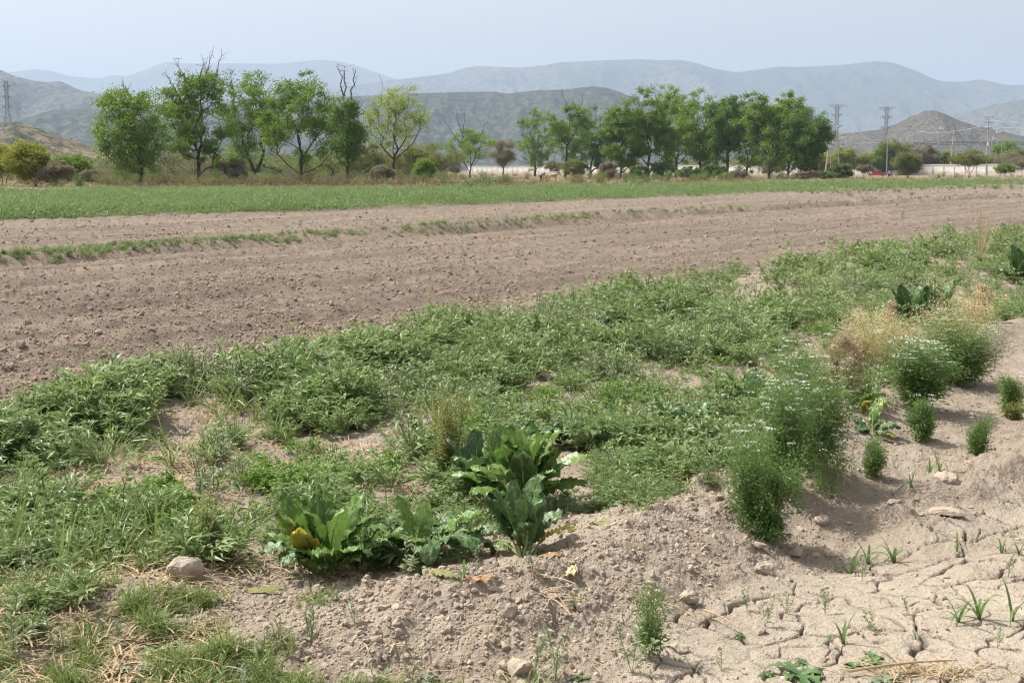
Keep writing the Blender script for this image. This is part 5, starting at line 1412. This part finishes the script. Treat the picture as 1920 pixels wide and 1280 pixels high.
def chard(px, py, label, spec, seed, scale=1.0, blade=None, rib=None, cat="chard", name="chard_plant", rz=0.0):
    """spec: list of (kind, count, tilt, scale, blade)"""
    rng = np.random.default_rng(seed); x, y, z = on(px, py)
    root = empty(name, (x, y, z - .005), label, cat)
    k = 0
    for (kind, cnt, tilt, sc, bl) in spec:
        for i in range(cnt):
            o = bpy.data.objects.new("leaf", leaf_mesh(kind, int(rng.integers(0, 3)), [bl or blade or m_chard, rib or m_rib])); COL.objects.link(o); o.parent = root
            az = rng.uniform(0, 6.283) if cnt < 3 else (i + rng.uniform(-.35, .35)) / cnt * 6.283 + rz
            q = sc * scale * rng.uniform(.85, 1.12); o.scale = (q, q, q)
            o.rotation_euler = (rng.normal(0, .12), tilt + rng.normal(0, .12), az)
            o.location = (math.cos(az) * .018 * q, math.sin(az) * .018 * q, 0)
            if bl is m_chardy: o['label'] = "yellowing leaf"
            k += 1
    return root
chard(608, 1082, "leafy green chard clump with two upright yellow leaves, front left of the bed", [("up", 9, .10, 1.12, None), ("arch", 8, .35, 1.0, None), ("small", 9, .5, 1.2, m_chardl), ("up", 2, .12, 1.15, m_chardy), ("flat", 4, .3, .9, m_chardd)], 1, 1.12)
chard(672, 1068, "lower chard clump leaning right against the one with yellow leaves", [("arch", 7, .35, .95, None), ("small", 6, .3, 1.2, None), ("up", 3, .3, 1.0, m_chard)], 11, .95)
chard(785, 1052, "sprawling collapsed chard with leaves lying outwards on long pale stalks", [("flat", 9, .45, 1.2, m_chardd), ("arch", 5, .5, 1.15, None), ("up", 2, -.1, 1.1, m_chardl), ("small", 6, .4, 1.2, m_chardd)], 2, 1.0)
chard(860, 1030, "small dark chard with drooping leaves right of the sprawling one", [("flat", 6, .4, .95, m_chardd), ("small", 5, .3, 1.2, None)], 21, .9)
chard(975, 950, "largest chard, tall glossy blistered leaves in the middle of the bed", [("up", 14, .12, 1.35, None), ("up", 4, .05, 1.5, m_chardl), ("arch", 6, .3, 1.35, m_chardl), ("arch", 6, .5, 1.3, m_chard), ("up", 4, .3, 1.3, m_chardd)], 3, 1.0)
chard(905, 925, "dark wrinkled chard joined to the left side of the largest one", [("wrinkled", 7, .1, 1.25, m_chardd), ("arch", 5, .5, 1.1, m_chard), ("up", 4, .15, 1.15, m_chardd)], 31, 1.0)
chard(983, 1042, "front chard with a fan of dark leaves and one yellow green leaf at right", [("up", 7, .12, 1.0, m_chardd), ("wrinkled", 4, .1, 1.0, m_chardd), ("arch", 2, .55, .85, m_chardy), ("small", 2, .9, 1.1, m_chardl)], 4, 1.15)
chard(1062, 838, "blackish green crinkled chard cushion behind the largest chard", [("wrinkled", 16, .35, 1.0, m_chardd), ("wrinkled", 8, .0, .9, m_chardd)], 5, .95)
chard(1130, 850, "flattened dark chard right of the crinkled cushion", [("wrinkled", 7, .7, .9, m_chardd), ("flat", 3, .3, .9, m_chardd)], 51, .9)
chard(1190, 812, "single upright dark leaved chard left of the weed thicket", [("up", 4, .5, .85, m_chardd), ("small", 4, .6, 1.1, m_chard)], 6, .95)
chard(1275, 835, "dark chard half buried in weeds left of the flowering coriander", [("arch", 7, .25, 1.1, m_chardd), ("up", 5, .15, 1.0, m_chardd)], 7, 1.05)
chard(1405, 772, "chard with one broad dark leaf turned to the viewer beside the flowering coriander", [("up", 4, .1, 1.1, m_chardd), ("arch", 4, .4, 1.0, m_chard)], 8, 1.05)
chard(1700, 612, "dark curled chard in the far bed left of the tan dry heads", [("wrinkled", 9, .2, 1.5, m_chardd), ("up", 6, .15, 1.4, m_chardd)], 9, 1.1)
chard(1750, 608, "tall dark curled chard in the far bed beside its twin", [("up", 8, .1, 1.5, m_chardd), ("wrinkled", 6, .3, 1.3, m_chardd)], 91, 1.15)
chard(1908, 535, "farthest dark chard at the right edge of the bed", [("up", 9, .15, 1.6, m_chardd), ("wrinkled", 6, .3, 1.5, m_chardd)], 10, 1.2)
chard(1612, 770, "beet with bright red stalks at the foot of the brown seed spike", [("small", 7, .25, 1.3, m_chard), ("small", 2, .5, 1.2, m_chardy)], 12, 1.1, rib=m_redrib, cat="beet", name="beet_plant")
chard(1635, 812, "low beet rosette with red stalks on bare soil below the brown spike", [("small", 9, .75, 1.05, m_chardd), ("small", 1, .0, 1.5, m_chardl), ("small", 1, 1.0, 1.0, m_chardy)], 13, 1.0, rib=m_redrib, cat="beet", name="beet_plant")

# ------------------------------------------------------------------ bushy herbs: stems, fine foliage, flat flower heads
def herb(H, W, seed, nleaf, leaf, stem, ll=.010, lw=.45, lobes=16, per=9, low=0.08, spray=.038, flowers=0, base_r=.004, stemvis=.0011, taper=0.35, topleaf=None, name="herb"):
    rng = np.random.default_rng(seed); L = []
    t = 0
    while len(L) < lobes and t < 3000:
        t += 1; q = rng.uniform(-1, 1, 3)
        if np.linalg.norm(q) < 1 and all(np.linalg.norm(q * .85 - o) > .28 for o in L): L.append(q * .85)
    L = []
    nsh = max(5, lobes * 3 // 4)                                   # shoots fanning out from the crown
    for k_ in range(nsh):
        az = k_ * 2.4 + rng.uniform(-.5, .5); r_ = rng.uniform(.15, .95) ** .8; h_ = min(1.0, rng.uniform(.50, 1.08) * (1.08 - .30 * r_))
        for t_ in np.linspace(.22, 1, 6): L.append((np.array([math.cos(az) * r_ * t_, math.sin(az) * r_ * t_, -1 + 2 * h_ * t_]), .055 + .085 * (1 - abs(t_ - .5))))
    P = np.concatenate([c + rng.normal(size=(max(2, per // 3), 3)) * np.array([sg_ * 1.1, sg_ * 1.1, sg_ * .8]) for c, sg_ in L])
    u = np.clip((P[:, 2] + 1) / 2, 0, 1); wz = (1 - taper * (1 - u))
    P = np.stack([P[:, 0] * W / 2 * wz, P[:, 1] * W / 2 * wz, low * H + u * (1 - low) * H], 1)
    tr = [np.array([0, 0, -.01]), np.array([0, 0, .02]), np.array([0, 0, .06 * H + .02])]
    nodes, par = skeleton(tr, P, .75); rad, kids = pipe(nodes, par, stemvis, 2.6)
    st = MB(); wood(st, nodes, par, rad, 3, 0, rng, .15)
    ch = rng.integers(3, len(nodes), nleaf)
    off = rng.normal(size=(nleaf, 3)) * spray * np.array([1, 1, .8]); C = nodes[ch] + off; C[:, 2] = np.maximum(C[:, 2], .01)
    D_ = unit(off / spray + rng.normal(size=(nleaf, 3)) * .7 + np.array([0, 0, .35]))
    gap = fbm(C[:, 0] * 9 + C[:, 2] * 4, C[:, 1] * 9 + C[:, 2] * 6, 2, seed) > rng.uniform(-.42, .05, nleaf)     # holes and tufts
    C, D_, ch, off = C[gap], D_[gap], ch[gap], off[gap]; nleaf = len(C)
    tn = rng.uniform(0, 1, len(nodes)); lf = MB()
    big = 1 + 0.9 * np.clip(1 - C[:, 2] / (H * .45), 0, 1)
    lf.cards(C, D_, ll * big * rng.uniform(.6, 1.4, nleaf), ll * lw * big * rng.uniform(.7, 1.3, nleaf), np.clip(tn[ch] * .5 + rng.uniform(0, .5, nleaf), 0, 1), .5, rng)
    fl = None
    if flowers:
        fl = MB(); tip = np.where(kids[3:] == 0)[0] + 3
        sc = nodes[tip][:, 2] + rng.normal(0, .12 * H, len(tip)); tip = tip[np.argsort(-sc)][:flowers]
        for i in tip:
            c = nodes[i] + np.array([rng.normal(0, .02), rng.normal(0, .02), spray * rng.uniform(.7, 1.8)])
            st.tubes([nodes[i]], [c - [0, 0, .004]], .0009, .0008, 3)
            m = 16; a = rng.uniform(0, 6.28, m); r = .017 * np.sqrt(rng.uniform(0.02, 1, m)); PP = c + np.stack([np.cos(a) * r, np.sin(a) * r, rng.normal(0, .0015, m)], 1)
            fl.cards(PP, unit(np.stack([np.cos(a), np.sin(a), np.full(m, .1)], 1)), .0085, .0075, rng.uniform(0, 1, m), .9, rng)
    return st, lf, fl
HC = {}
def herb_thing(name, px, py, H, W, label, cat, key, leaf, stem=None, **k):
    x, y, z = on(px, py)
    kk = key
    if kk not in HC:
        st, lf, fl = herb(H, W, k.pop("seed", 1), k.pop("nleaf", 9000), leaf, stem, **k)
        root = empty(name, (x, y, z), label, cat)
        st.build("stems", stem or m_stem, parent=root); lf.build("foliage", leaf, parent=root)
        if fl and fl.n: f = fl.build("flower_heads", m_petal, parent=root); f['kind'] = 'stuff'
        HC[kk] = (root, H); root.rotation_euler = (0, 0, k.get("rz", 0))
    else:
        src, h0 = HC[kk]; q = H / h0
        root = copy_thing(src, (x, y, z), k.get("rz", px * .7), (W / HCW[kk], W / HCW[kk], q), label)
    return root
HCW = {}
def H_(name, px, py, H, W, label, cat, key, leaf, **k):
    HCW.setdefault(key, W); return herb_thing(name, px, py, H, W, label, cat, key, leaf, **k)
H_("coriander_bush", 1432, 945, .52, .42, "dense leafy coriander bush in front of the flowering one, foot on the ridge", "coriander", "c1", m_cori, seed=1, nleaf=15000, lobes=20, flowers=14, ll=.019, lw=.36)
H_("coriander_bush", 1515, 880, .74, .60, "tallest coriander bush covered with white flower heads", "coriander", "c2", m_cori, seed=2, nleaf=27000, lobes=30, flowers=150, ll=.018, lw=.34, spray=.042)
H_("coriander_bush", 1470, 915, .60, .44, "bushy coriander with white flowers wedged between the leafy and the tallest bush", "coriander", "c3", m_cori, seed=3, nleaf=16000, lobes=22, flowers=70, ll=.018, lw=.36)
H_("coriander_bush", 1726, 822, .29, .26, "round small coriander bush standing alone on the bare slope right of the beets", "coriander", "c4", m_cori, seed=4, nleaf=6000, flowers=3, ll=.016, lw=.45, spray=.026, lobes=12)
H_("coriander_bush", 1722, 768, .52, .66, "coriander bush with few flowers behind the small round one", "coriander", "c3", m_cori)
H_("coriander_bush", 1795, 722, .62, .80, "coriander bush speckled with white flowers near the right end of the bed", "coriander", "c2", m_cori)
H_("coriander_bush", 1834, 850, .26, .20, "coriander seedling bush at right between the two bare ridges", "coriander", "c4", m_cori)
H_("coriander_bush", 1638, 893, .24, .19, "little coriander plant just right of the large flowering group", "coriander", "c4", m_cori)
H_("coriander_bush", 1560, 905, .34, .28, "low yellowing coriander at the right foot of the tallest bush", "coriander", "c5", m_cori, seed=5, nleaf=6000, flowers=12)
H_("coriander_bush", 1218, 1232, .29, .10, "thin feathery upright coriander on the near slope of the ridge", "coriander", "c6", m_cori, seed=6, nleaf=2600, ll=.011, lobes=9, spray=.022, per=7)
H_("coriander_bush", 1893, 768, .28, .26, "coriander plant with yellow green lower leaves near the right edge", "coriander", "c4", m_cori)
H_("coriander_bush", 1600, 712, .42, .55, "feathery coriander going yellow behind the brown seed spikes", "coriander", "c7", m_ygoose, seed=7, nleaf=18000, flowers=40, ll=.016, lw=.3, spray=.06)
m_tanherb = leafmat("tan_dry_herb", (0.52, 0.45, 0.23), (0.70, 0.62, 0.36), 0.3, .7, .2, .4)
H_("dry_coriander", 1640, 705, .58, .85, "dried yellow tan coriander left of the middle brown spike", "dry coriander", "d1", m_tanherb, stem=m_straw, seed=8, nleaf=17000, ll=.019, lw=.3, spray=.06, stemvis=.0018)
H_("dry_coriander", 1790, 712, .84, .85, "rounded straw yellow dry coriander above the flowering one at right", "dry coriander", "d2", m_tanherb, stem=m_straw, seed=9, nleaf=20000, ll=.019, lw=.3, spray=.055, stemvis=.0018)
H_("goosefoot", 842, 905, .55, .21, "tall slim yellow green goosefoot standing above the middle of the bed", "goosefoot", "g1", m_ygoose, seed=10, nleaf=7500, ll=.012, lw=.7, lobes=18, spray=.022, taper=-.35, stemvis=.0012)
H_("goosefoot", 392, 1062, .34, .13, "short dense yellow goosefoot beside the soil block at lower left", "goosefoot", "g2", m_ygoose, seed=11, nleaf=4200, ll=.011, lw=.7, lobes=14, spray=.016, taper=-.3)
H_("yellow_weed", 1898, 785, .13, .15, "small yellow flowering weed on bare ground near the right edge", "weed", "y1", m_ygoose, seed=12, nleaf=1500, ll=.014, lw=.8, spray=.02)
for i, (px, py, H, W, lb) in enumerate([(1590, 768, .58, .20, "tallest brown dock seed spike right of the flowering coriander"), (1568, 745, .45, .14, "brown seed spike leaning behind the tallest brown one"), (1664, 668, .52, .17, "brown seed spike in the middle of the far bed"), (1640, 690, .26, .12, "short brown seed spike below the middle one"), (1836, 618, .50, .22, "brown seed head at the far right end of the bed"), (1815, 615, .28, .13, "smaller brown seed head left of the far right one"), (1090, 660, .26, .12, "lone tan dried seed head in the weed belt")]):
    H_("dock_seed_stalk", px, py, H, W, lb, "dried dock", "k1" if i else "k0", m_brown, stem=m_brown, seed=20 + i, nleaf=8500, ll=.012, lw=.9, lobes=14, spray=.013, taper=-.1, low=.12, stemvis=.0016)

# ------------------------------------------------------------------ countable weeds, sprouts, rosettes
def rosette(seed, n=11, L=.10, W=.028, el=.45, mats=None):
    """leaves with toothed margins from one crown"""
    rng = np.random.default_rng(seed); out = []
    for k in range(n):
        az = (k + rng.uniform(-.3, .3)) * 2.39; e = el * rng.uniform(.5, 1.6)
        d = unit(np.array([math.cos(az), math.sin(az), e])); l = L * rng.uniform(.6, 1.15)
        pts = blade_pts(rng, l, d, .35, 9)
        mb = MB(); add_ribbon(mb, pts, W * rng.uniform(.8, 1.2), 0, rng.uniform(), prof=lambda u: np.clip(np.sin(np.pi * (u * .94 + .05)) ** .8, .1, 1) * (1 + .42 * np.where(np.arange(len(u)) % 2, 1, -1)), fold=.3)
        out.append(mb)
    return out
def sprout(seed, n=5, L=.17, W=.014, spread=.8, droop=.50):
    rng = np.random.default_rng(seed); out = []
    for k in range(n):
        az = k * 2.5 + rng.uniform(-.4, .4); s = rng.uniform(.25, 1) * spread
        d = unit(np.array([math.cos(az) * s, math.sin(az) * s, 1.0])); mb = MB()
        add_ribbon(mb, blade_pts(rng, L * rng.uniform(.6, 1.15), d, droop * rng.uniform(.4, 1.5), 7), W * rng.uniform(.75, 1.2), 0, rng.uniform(), fold=.35)
        out.append(mb)
    return out
PRO = {}
def leafy(name, key, make, mat, px, py, sc, label, cat, rz=0.0):
    x, y, z = on(px, py)
    if key not in PRO:
        r = empty(name, (x, y, z), label, cat)
        for mb in make(): mb.build("leaf", mat, smooth=True, parent=r)
        PRO[key] = r; r.scale = (sc,) * 3; r.rotation_euler = (0, 0, rz)
    else: r = copy_thing(PRO[key], (x, y, z), rz, sc, label)
    return r
m_rose = leafmat("rosette_leaf", (0.06, 0.13, 0.035), (0.15, 0.24, 0.075), .25, .35, .6, .4)
m_rosep = leafmat("grey_rosette_leaf", (0.15, 0.20, 0.12), (0.27, 0.31, 0.19), .25, .5, .4, .4)
m_spr = leafmat("sprout_blade", (0.09, 0.17, 0.045), (0.20, 0.29, 0.09), .35, .38, .5, .4)
for i, (px, py, sc, lb) in enumerate([
    (1595, 1074, 1.15, "grass sprout with two blades bent far to the left, on cracked mud"), (1628, 1057, 1.05, "upright grass sprout in the middle of the trio on cracked mud"), (1676, 1055, 1.1, "grass sprout over a dried leaf at the right of the trio"),
    (1794, 1040, .62, "small four bladed sprout beside a long crack"), (1878, 1036, .8, "grass sprout near the right edge above the maize sprouts"), (1797, 1166, 1.0, "left leaning maize sprout of the right hand cluster"), (1836, 1160, 1.2, "largest maize sprout, tall bent blades on the cracked mud"),
    (1898, 1163, 1.05, "maize sprout cut by the right edge beside the largest one"), (1581, 1206, .9, "three bladed sprout beside the widest mud crack"), (1717, 1198, .4, "tiny single sprout on the pale mud plate"), (1744, 888, .85, "sprout on the bare slope right of the little coriander"),
    (1761, 884, .95, "sprout with one blade arching right on the bare slope"), (1708, 914, .75, "short bent sprout above the low clay ridge"), (1077, 1124, .75, "bright sprout standing on the crest of the near ridge"), (870, 1100, .7, "grass sprout at the front edge of the clay basin"), (1910, 1040, .9, "sprout cut by the right edge above the mud cracks")]):
    leafy("grass_sprout", "s%d" % (i % 4), lambda i=i: sprout(i, 4 + i % 3), m_spr, px, py, sc, lb, "sprout", i * 1.7)
for i, (px, py, sc, dk_, lb) in enumerate([
    (300, 1190, 1.25, 0, "large rosette with toothed leaves in the left foreground grass"), (357, 1250, 1.1, 1, "grey green toothed rosette right of the bottom left grass"), (262, 1258, 1.15, 1, "grey toothed rosette touching the bottom edge at left"), (1500, 1282, 1.35, 0, "dark green rosette at the bottom edge on the pale mud"),
    (1638, 1252, .85, 0, "dark pointed rosette on the mud above the straw heap"), (1601, 1250, .6, 0, "small rosette left of the dark pointed one"), (1657, 1278, .8, 1, "feathery rosette at the bottom edge beside the straw heap"), (795, 1280, .95, 1, "pale rosette at the bottom edge under the ridge"),
    (1093, 1272, .55, 0, "tiny green rosette at the lower end of the ridge"), (454, 1248, .9, 1, "grey rosette near the bottom edge left of the ridge"), (1055, 1040, .5, 0, "tiny rosette beside the front chard's dead leaves"), (1437, 1266, .45, 0, "little green seedling on the smooth pale mud"), (1504, 1244, .5, 0, "two leaved seedling above the dark bottom rosette"),
    (560, 1085, .8, 1, "toothed grey plant at the left foot of the chard with yellow leaves"), (1385, 1190, .35, 0, "tiny seedling beside a lone clod on the mud")]):
    leafy("toothed_rosette", "r%d" % (i % 3 + 3 * dk_), lambda i=i: rosette(30 + i, 10 + i % 4), m_rosep if dk_ else m_rose, px, py, sc, lb, "rosette", i * 1.3)
# leafy weeds one can point to
WT = {"w": T_WEED, "p": T_WEEDP, "u": T_UPR, "q": T_UPRP, "g": T_GRASS, "s": T_PARS}
for i, (k, px, py, sc, lb) in enumerate([
    ("g", 445, 842, .8, "broad bladed grass clump alone on the bare patch"), ("w", 447, 845, .75, "leafy weed growing out of the lone grass clump on the bare patch"), ("w", 70, 1040, 1.0, "large weed cushion near the left edge above the creeping grass"), ("w", 100, 1020, .8, "weed cushion touching the large one near the left edge"),
    ("q", 1434, 1176, .55, "silvery seedling with pointed leaves on the cracked mud"), ("q", 1547, 1152, .45, "silvery seedling beside a curved crack"), ("q", 1637, 1180, .5, "silvery seedling standing in the junction of wide cracks"), ("u", 1475, 1150, .32, "low green seedling right of the silvery pointed one"), ("q", 1616, 1088, .4, "silvery seedling under the sprout trio"),
    ("q", 1352, 1254, .32, "narrow seedling on the smooth mud near the bottom"), ("q", 1869, 1216, .4, "pale seedling at lower right below the maize sprouts"), ("q", 1890, 1082, .45, "pale seedling near the right edge between two cracks"), ("q", 773, 1228, .48, "six leaved seedling on the near face of the ridge"), ("q", 1042, 1268, .85, "tall pale weed at the bottom edge under the ridge"),
    ("q", 1003, 1262, .65, "shorter pale weed left of the tall one at the bottom"), ("q", 1185, 1262, .85, "pale leafy weed at the bottom edge below the feathery coriander"), ("q", 110, 1230, .6, "seedling with drooping leaves in the creeping grass at left"), ("q", 220, 1180, .5, "thin pale seedling in the middle of the creeping grass"), ("q", 22, 1230, 1.0, "tall pale weed cut by the left edge"), ("q", 60, 1100, .8, "tall silvery weed at the left edge of the clay bank"),
    ("q", 584, 1190, .7, "pale weed rising from the dark hollow left of the ridge"), ("u", 313, 1142, .28, "tiny dark two tiered seedling on the low clay bank"), ("q", 665, 1170, .45, "pale seedling on the clay left of the ridge crest"), ("u", 870, 1035, .85, "upright willow leaved weed between the sprawling and the front chard"), ("q", 762, 1092, .8, "whitish leaved weed in front of the sprawling chard"),
    ("q", 900, 1075, .5, "silvery seedling on the cracked clay basin"), ("q", 1000, 1085, .4, "small silvery seedling on the right side of the clay basin"), ("w", 1200, 960, .6, "weed tuft at the left end of the ridge top"), ("w", 765, 700, 1.05, "dark silvery weed mound on the front edge of the belt left of centre"), ("w", 1360, 560, 1.3, "rounded weed hump on the skyline of the belt, right of centre"), ("w", 1070, 590, 1.25, "weed hump at the far edge of the belt, centre"),
    ("w", 820, 640, 1.15, "lone weed mound jutting into the tilled field"), ("q", 1700, 1150, .3, "tiny silvery seedling between two mud plates"), ("u", 1400, 1142, .3, "tiny dark seedling at the foot of the ridge slope"), ("u", 845, 508, .8, "green sprout cluster alone in the tilled field"), ("u", 872, 507, .6, "second green sprout cluster in the tilled field, right of the first"),
    ("w", 880, 356, 4.2, "left one of the two dark round bushes in the green crop"), ("w", 907, 356, 4.8, "right one of the two dark round bushes in the green crop"), ("w", 722, 357, 3.2, "small dark bush in the green crop left of the pair"), ("w", 1193, 350, 3.6, "dark bush in the green crop below the right tree group")]):
    src = WT[k][i % len(WT[k])]
    x, y, z = on(px, py)
    o = bpy.data.objects.new("wild_bush" if py < 400 else "weed_plant", src.data); COL.objects.link(o)
    o.location = (x, y, z); o.rotation_euler = (0, 0, i * 1.9); o.scale = (sc,) * 3 if py > 400 else (sc, sc, sc * 1.1)
    tag(o, lb, "bush" if py < 400 else "weed")

# ------------------------------------------------------------------ clods one can point to
for i, (px, py, r, fl, fld, lb) in enumerate([
    (350, 1088, .085, 1.1, 0, "largest pale soil block standing on edge at lower left"), (950, 1134, .042, .9, 0, "round grey clod on the crest of the ridge"), (975, 1204, .052, 1.0, 0, "angular pale clod in the middle of the ridge face"), (950, 1244, .036, .8, 0, "brown clod low on the ridge face, left of its neighbour"), (980, 1256, .036, .9, 0, "clod low on the ridge face right of its neighbour"),
    (688, 1222, .055, .7, 0, "broad low clod at the left end of the ridge"), (1090, 1134, .022, 1, 0, "small clod beside the sprout on the ridge crest"), (1678, 958, .040, .6, 0, "egg shaped pale stone in the hollow right of the coriander"), (1772, 925, .085, .7, 0, "big rough soil lump on the right hand ridge"), (1775, 966, .090, .35, 0, "flat soil slab below the big rough lump"),
    (1426, 1026, .034, .8, 0, "knobbly clod on the slope under the leafy coriander"), (1490, 1036, .048, .6, 0, "wide clod at the foot of the coriander slope"), (1434, 1074, .055, .7, 0, "cluster clod where the slope meets the mud"), (1290, 1128, .05, .7, 0, "half buried clod on the lower ridge slope"), (1425, 1186, .036, .7, 0, "lone dark clod on the smooth mud"), (1270, 1218, .042, .6, 0, "cracked clod at the lower left rim of the mud flat"),
    (1540, 972, .044, .7, 0, "clod in the shade below the coriander"), (185, 632, .055, .6, 1, "flat brown clod in the tilled field at left"), (333, 613, .055, .6, 1, "long brown clod in the tilled field left of centre"), (263, 657, .042, .7, 1, "pale clod in the near furrow at left"), (375, 638, .04, .7, 1, "brown clod behind the weed belt left of centre"), (610, 653, .045, .8, 1, "brown clod at the field edge left of centre"), (697, 636, .03, .8, 1, "small brown clod at the field edge by the weed mound"), (62, 732, .05, .6, 1, "brown clod at the near edge of the field by the left edge"), (1500, 1000, .03, .7, 0, "small clod in the shaded hollow")]):
    V, Fc = ico(700 + i, 3, .0, fl); n_ = fbm(V[:, 0] * 2.1 + i, V[:, 1] * 2.1 + V[:, 2] * 1.7, 4, i); V = V * (1 + .22 * n_[:, None])
    mb = MB(); mb.add(V * r, Fc); x, y, z = on(px, py); o = mb.build("soil_clod", m_clodf if fld else m_rock); o.location = (x, y, z + r * fl * .35); o.rotation_euler = (0, 0, i)
    tag(o, lb, "clod")

# ------------------------------------------------------------------ dead leaves, straw heap, tall dry grass
def flat_leaf(px, py, L, W, mat, label, seed, lift=.01, rz=0.0, tilt=0.0):
    mb = chard_leaf(seed, L, W, .02, .35, .014, .008, .5, 12, 8); x, y, z = on(px, py)
    o = mb.build("fallen_leaf", [mat, mat], smooth=True); o.location = (x, y, z + lift); o.rotation_euler = (tilt, 1.25, rz); tag(o, label, "dead leaf")
flat_leaf(452, 1113, .15, .07, m_olleaf, "wilted olive leaf lying on the clay bank at lower left", 61, .012, .05)
o_ = flat_leaf(1060, 1068, .10, .055, m_paleleaf, "bleached yellow leaf propped upright on the ridge edge", 62, .0, 1.2, 0)
bpy.data.objects[-1] if False else None
flat_leaf(900, 1047, .10, .06, m_driedleaf, "brown crumpled leaf on the clay left of the front chard", 63, .008, 2.0)
flat_leaf(1010, 1052, .09, .05, m_driedleaf, "rust brown leaf at the right foot of the front chard", 64, .008, .3)
flat_leaf(1662, 1052, .08, .04, m_driedleaf, "orange brown leaf under the right sprout of the trio", 65, .008, .2)
flat_leaf(1105, 985, .16, .07, m_olleaf, "wilted green leaf lying right of the largest chard", 66, .012, -.3)
flat_leaf(1120, 870, .12, .06, m_paleleaf, "papery tan leaf behind the largest chard", 67, .01, .5)
flat_leaf(870, 1128, .10, .05, m_driedleaf, "curled brown leaf at the front edge of the clay basin", 68, .008, .1)
flat_leaf(860, 1100, .12, .05, m_olleaf, "yellow green fallen leaf below the whitish weed", 69, .01, 2.6)
flat_leaf(690, 1085, .10, .05, m_driedleaf, "dried leaf beneath the lower leaning chard", 70, .01, 2.6)

rg = np.random.default_rng(4); x, y, z = on(1720, 1262); mb = MB()
for k in range(260):
    a = rg.uniform(0, 6.28); p0 = np.array([rg.normal(0, .13), rg.normal(0, .045), abs(rg.normal(0, .016)) + .004]); d = unit(np.array([math.cos(a), math.sin(a) * .6, rg.uniform(-.15, .3)]))
    add_ribbon(mb, blade_pts(rg, rg.uniform(.04, .14), d, .4, 3, p0), .0035, 0, rg.uniform(), prof=lambda u: np.ones_like(u))
o = mb.build("straw_heap", m_straw); o.location = (x, y, z); tag(o, "small heap of dry straw at the bottom right", "straw heap", None, "stuff")
for (a_, b_, r_, lb) in (((1590, 1268), (1795, 1252), .005, "long brown stalk lying across the straw heap"), ((1652, 1222), (1700, 1275), .004, "short stalk leaning on the left end of the straw heap"), ((1320, 1155), (1385, 1190), .0045, "pale dry stalk on the slope above the mud"), ((1240, 1140), (1310, 1175), .004, "thin dry stalk beside the ridge slope")):
    p0, p1 = np.array(on(*a_, .02)), np.array(on(*b_, .03)); mb = MB(); mb.poly([p0, (p0 * 2 + p1) / 3 + [0, 0, .008], (p0 + p1 * 2) / 3 + [0, .01, .004], p1], r_, r_ * .6, 6); tag(mb.build("dry_stalk", m_straw), lb, "stalk")
tg = t_grass(88, 34, 1.05, .010, .42, .12, [m_straw], "dry_grass_tuft", True)
tg.location = on(1838, 492); tag(tg, "tall tuft of straw yellow dry grass at the far end of the belt", "dry grass")
for i, (px, py, sc, lb) in enumerate([(1440, 575, .75, "flattened brown straw mat in the middle of the belt"), (1510, 560, .6, "smaller straw mat right of the flattened brown one"), (1740, 500, .8, "grey straw mat under the tall dry grass"), (500, 582, .32, "dry straw tuft alone in the tilled field"), (455, 588, .25, "brown root tuft beside the straw tuft in the field"), (610, 745, .35, "pale straw patch behind the grey weeds left of centre"), (330, 865, .45, "straw patch at the left below the belt")]):
    rg = np.random.default_rng(50 + i); mb = MB()
    for k in range(240):
        a = rg.uniform(0, 6.28); r = math.sqrt(rg.uniform()) * .8; p0 = np.array([math.cos(a) * r, math.sin(a) * r * .7, rg.uniform(.0, .10) * (1 - r)]); b2 = rg.uniform(0, 6.28); d = unit(np.array([math.cos(b2), math.sin(b2), rg.uniform(-.1, .35)]))
        add_ribbon(mb, blade_pts(rg, rg.uniform(.15, .5), d, .3, 3, p0), .010, 0, rg.uniform(), prof=lambda u: np.ones_like(u))
    o = mb.build("straw_mat", m_brown if i in (0, 4) else m_straw); o.scale = (sc,) * 3; o.location = on(px, py); tag(o, lb, "straw mat", None, "stuff")
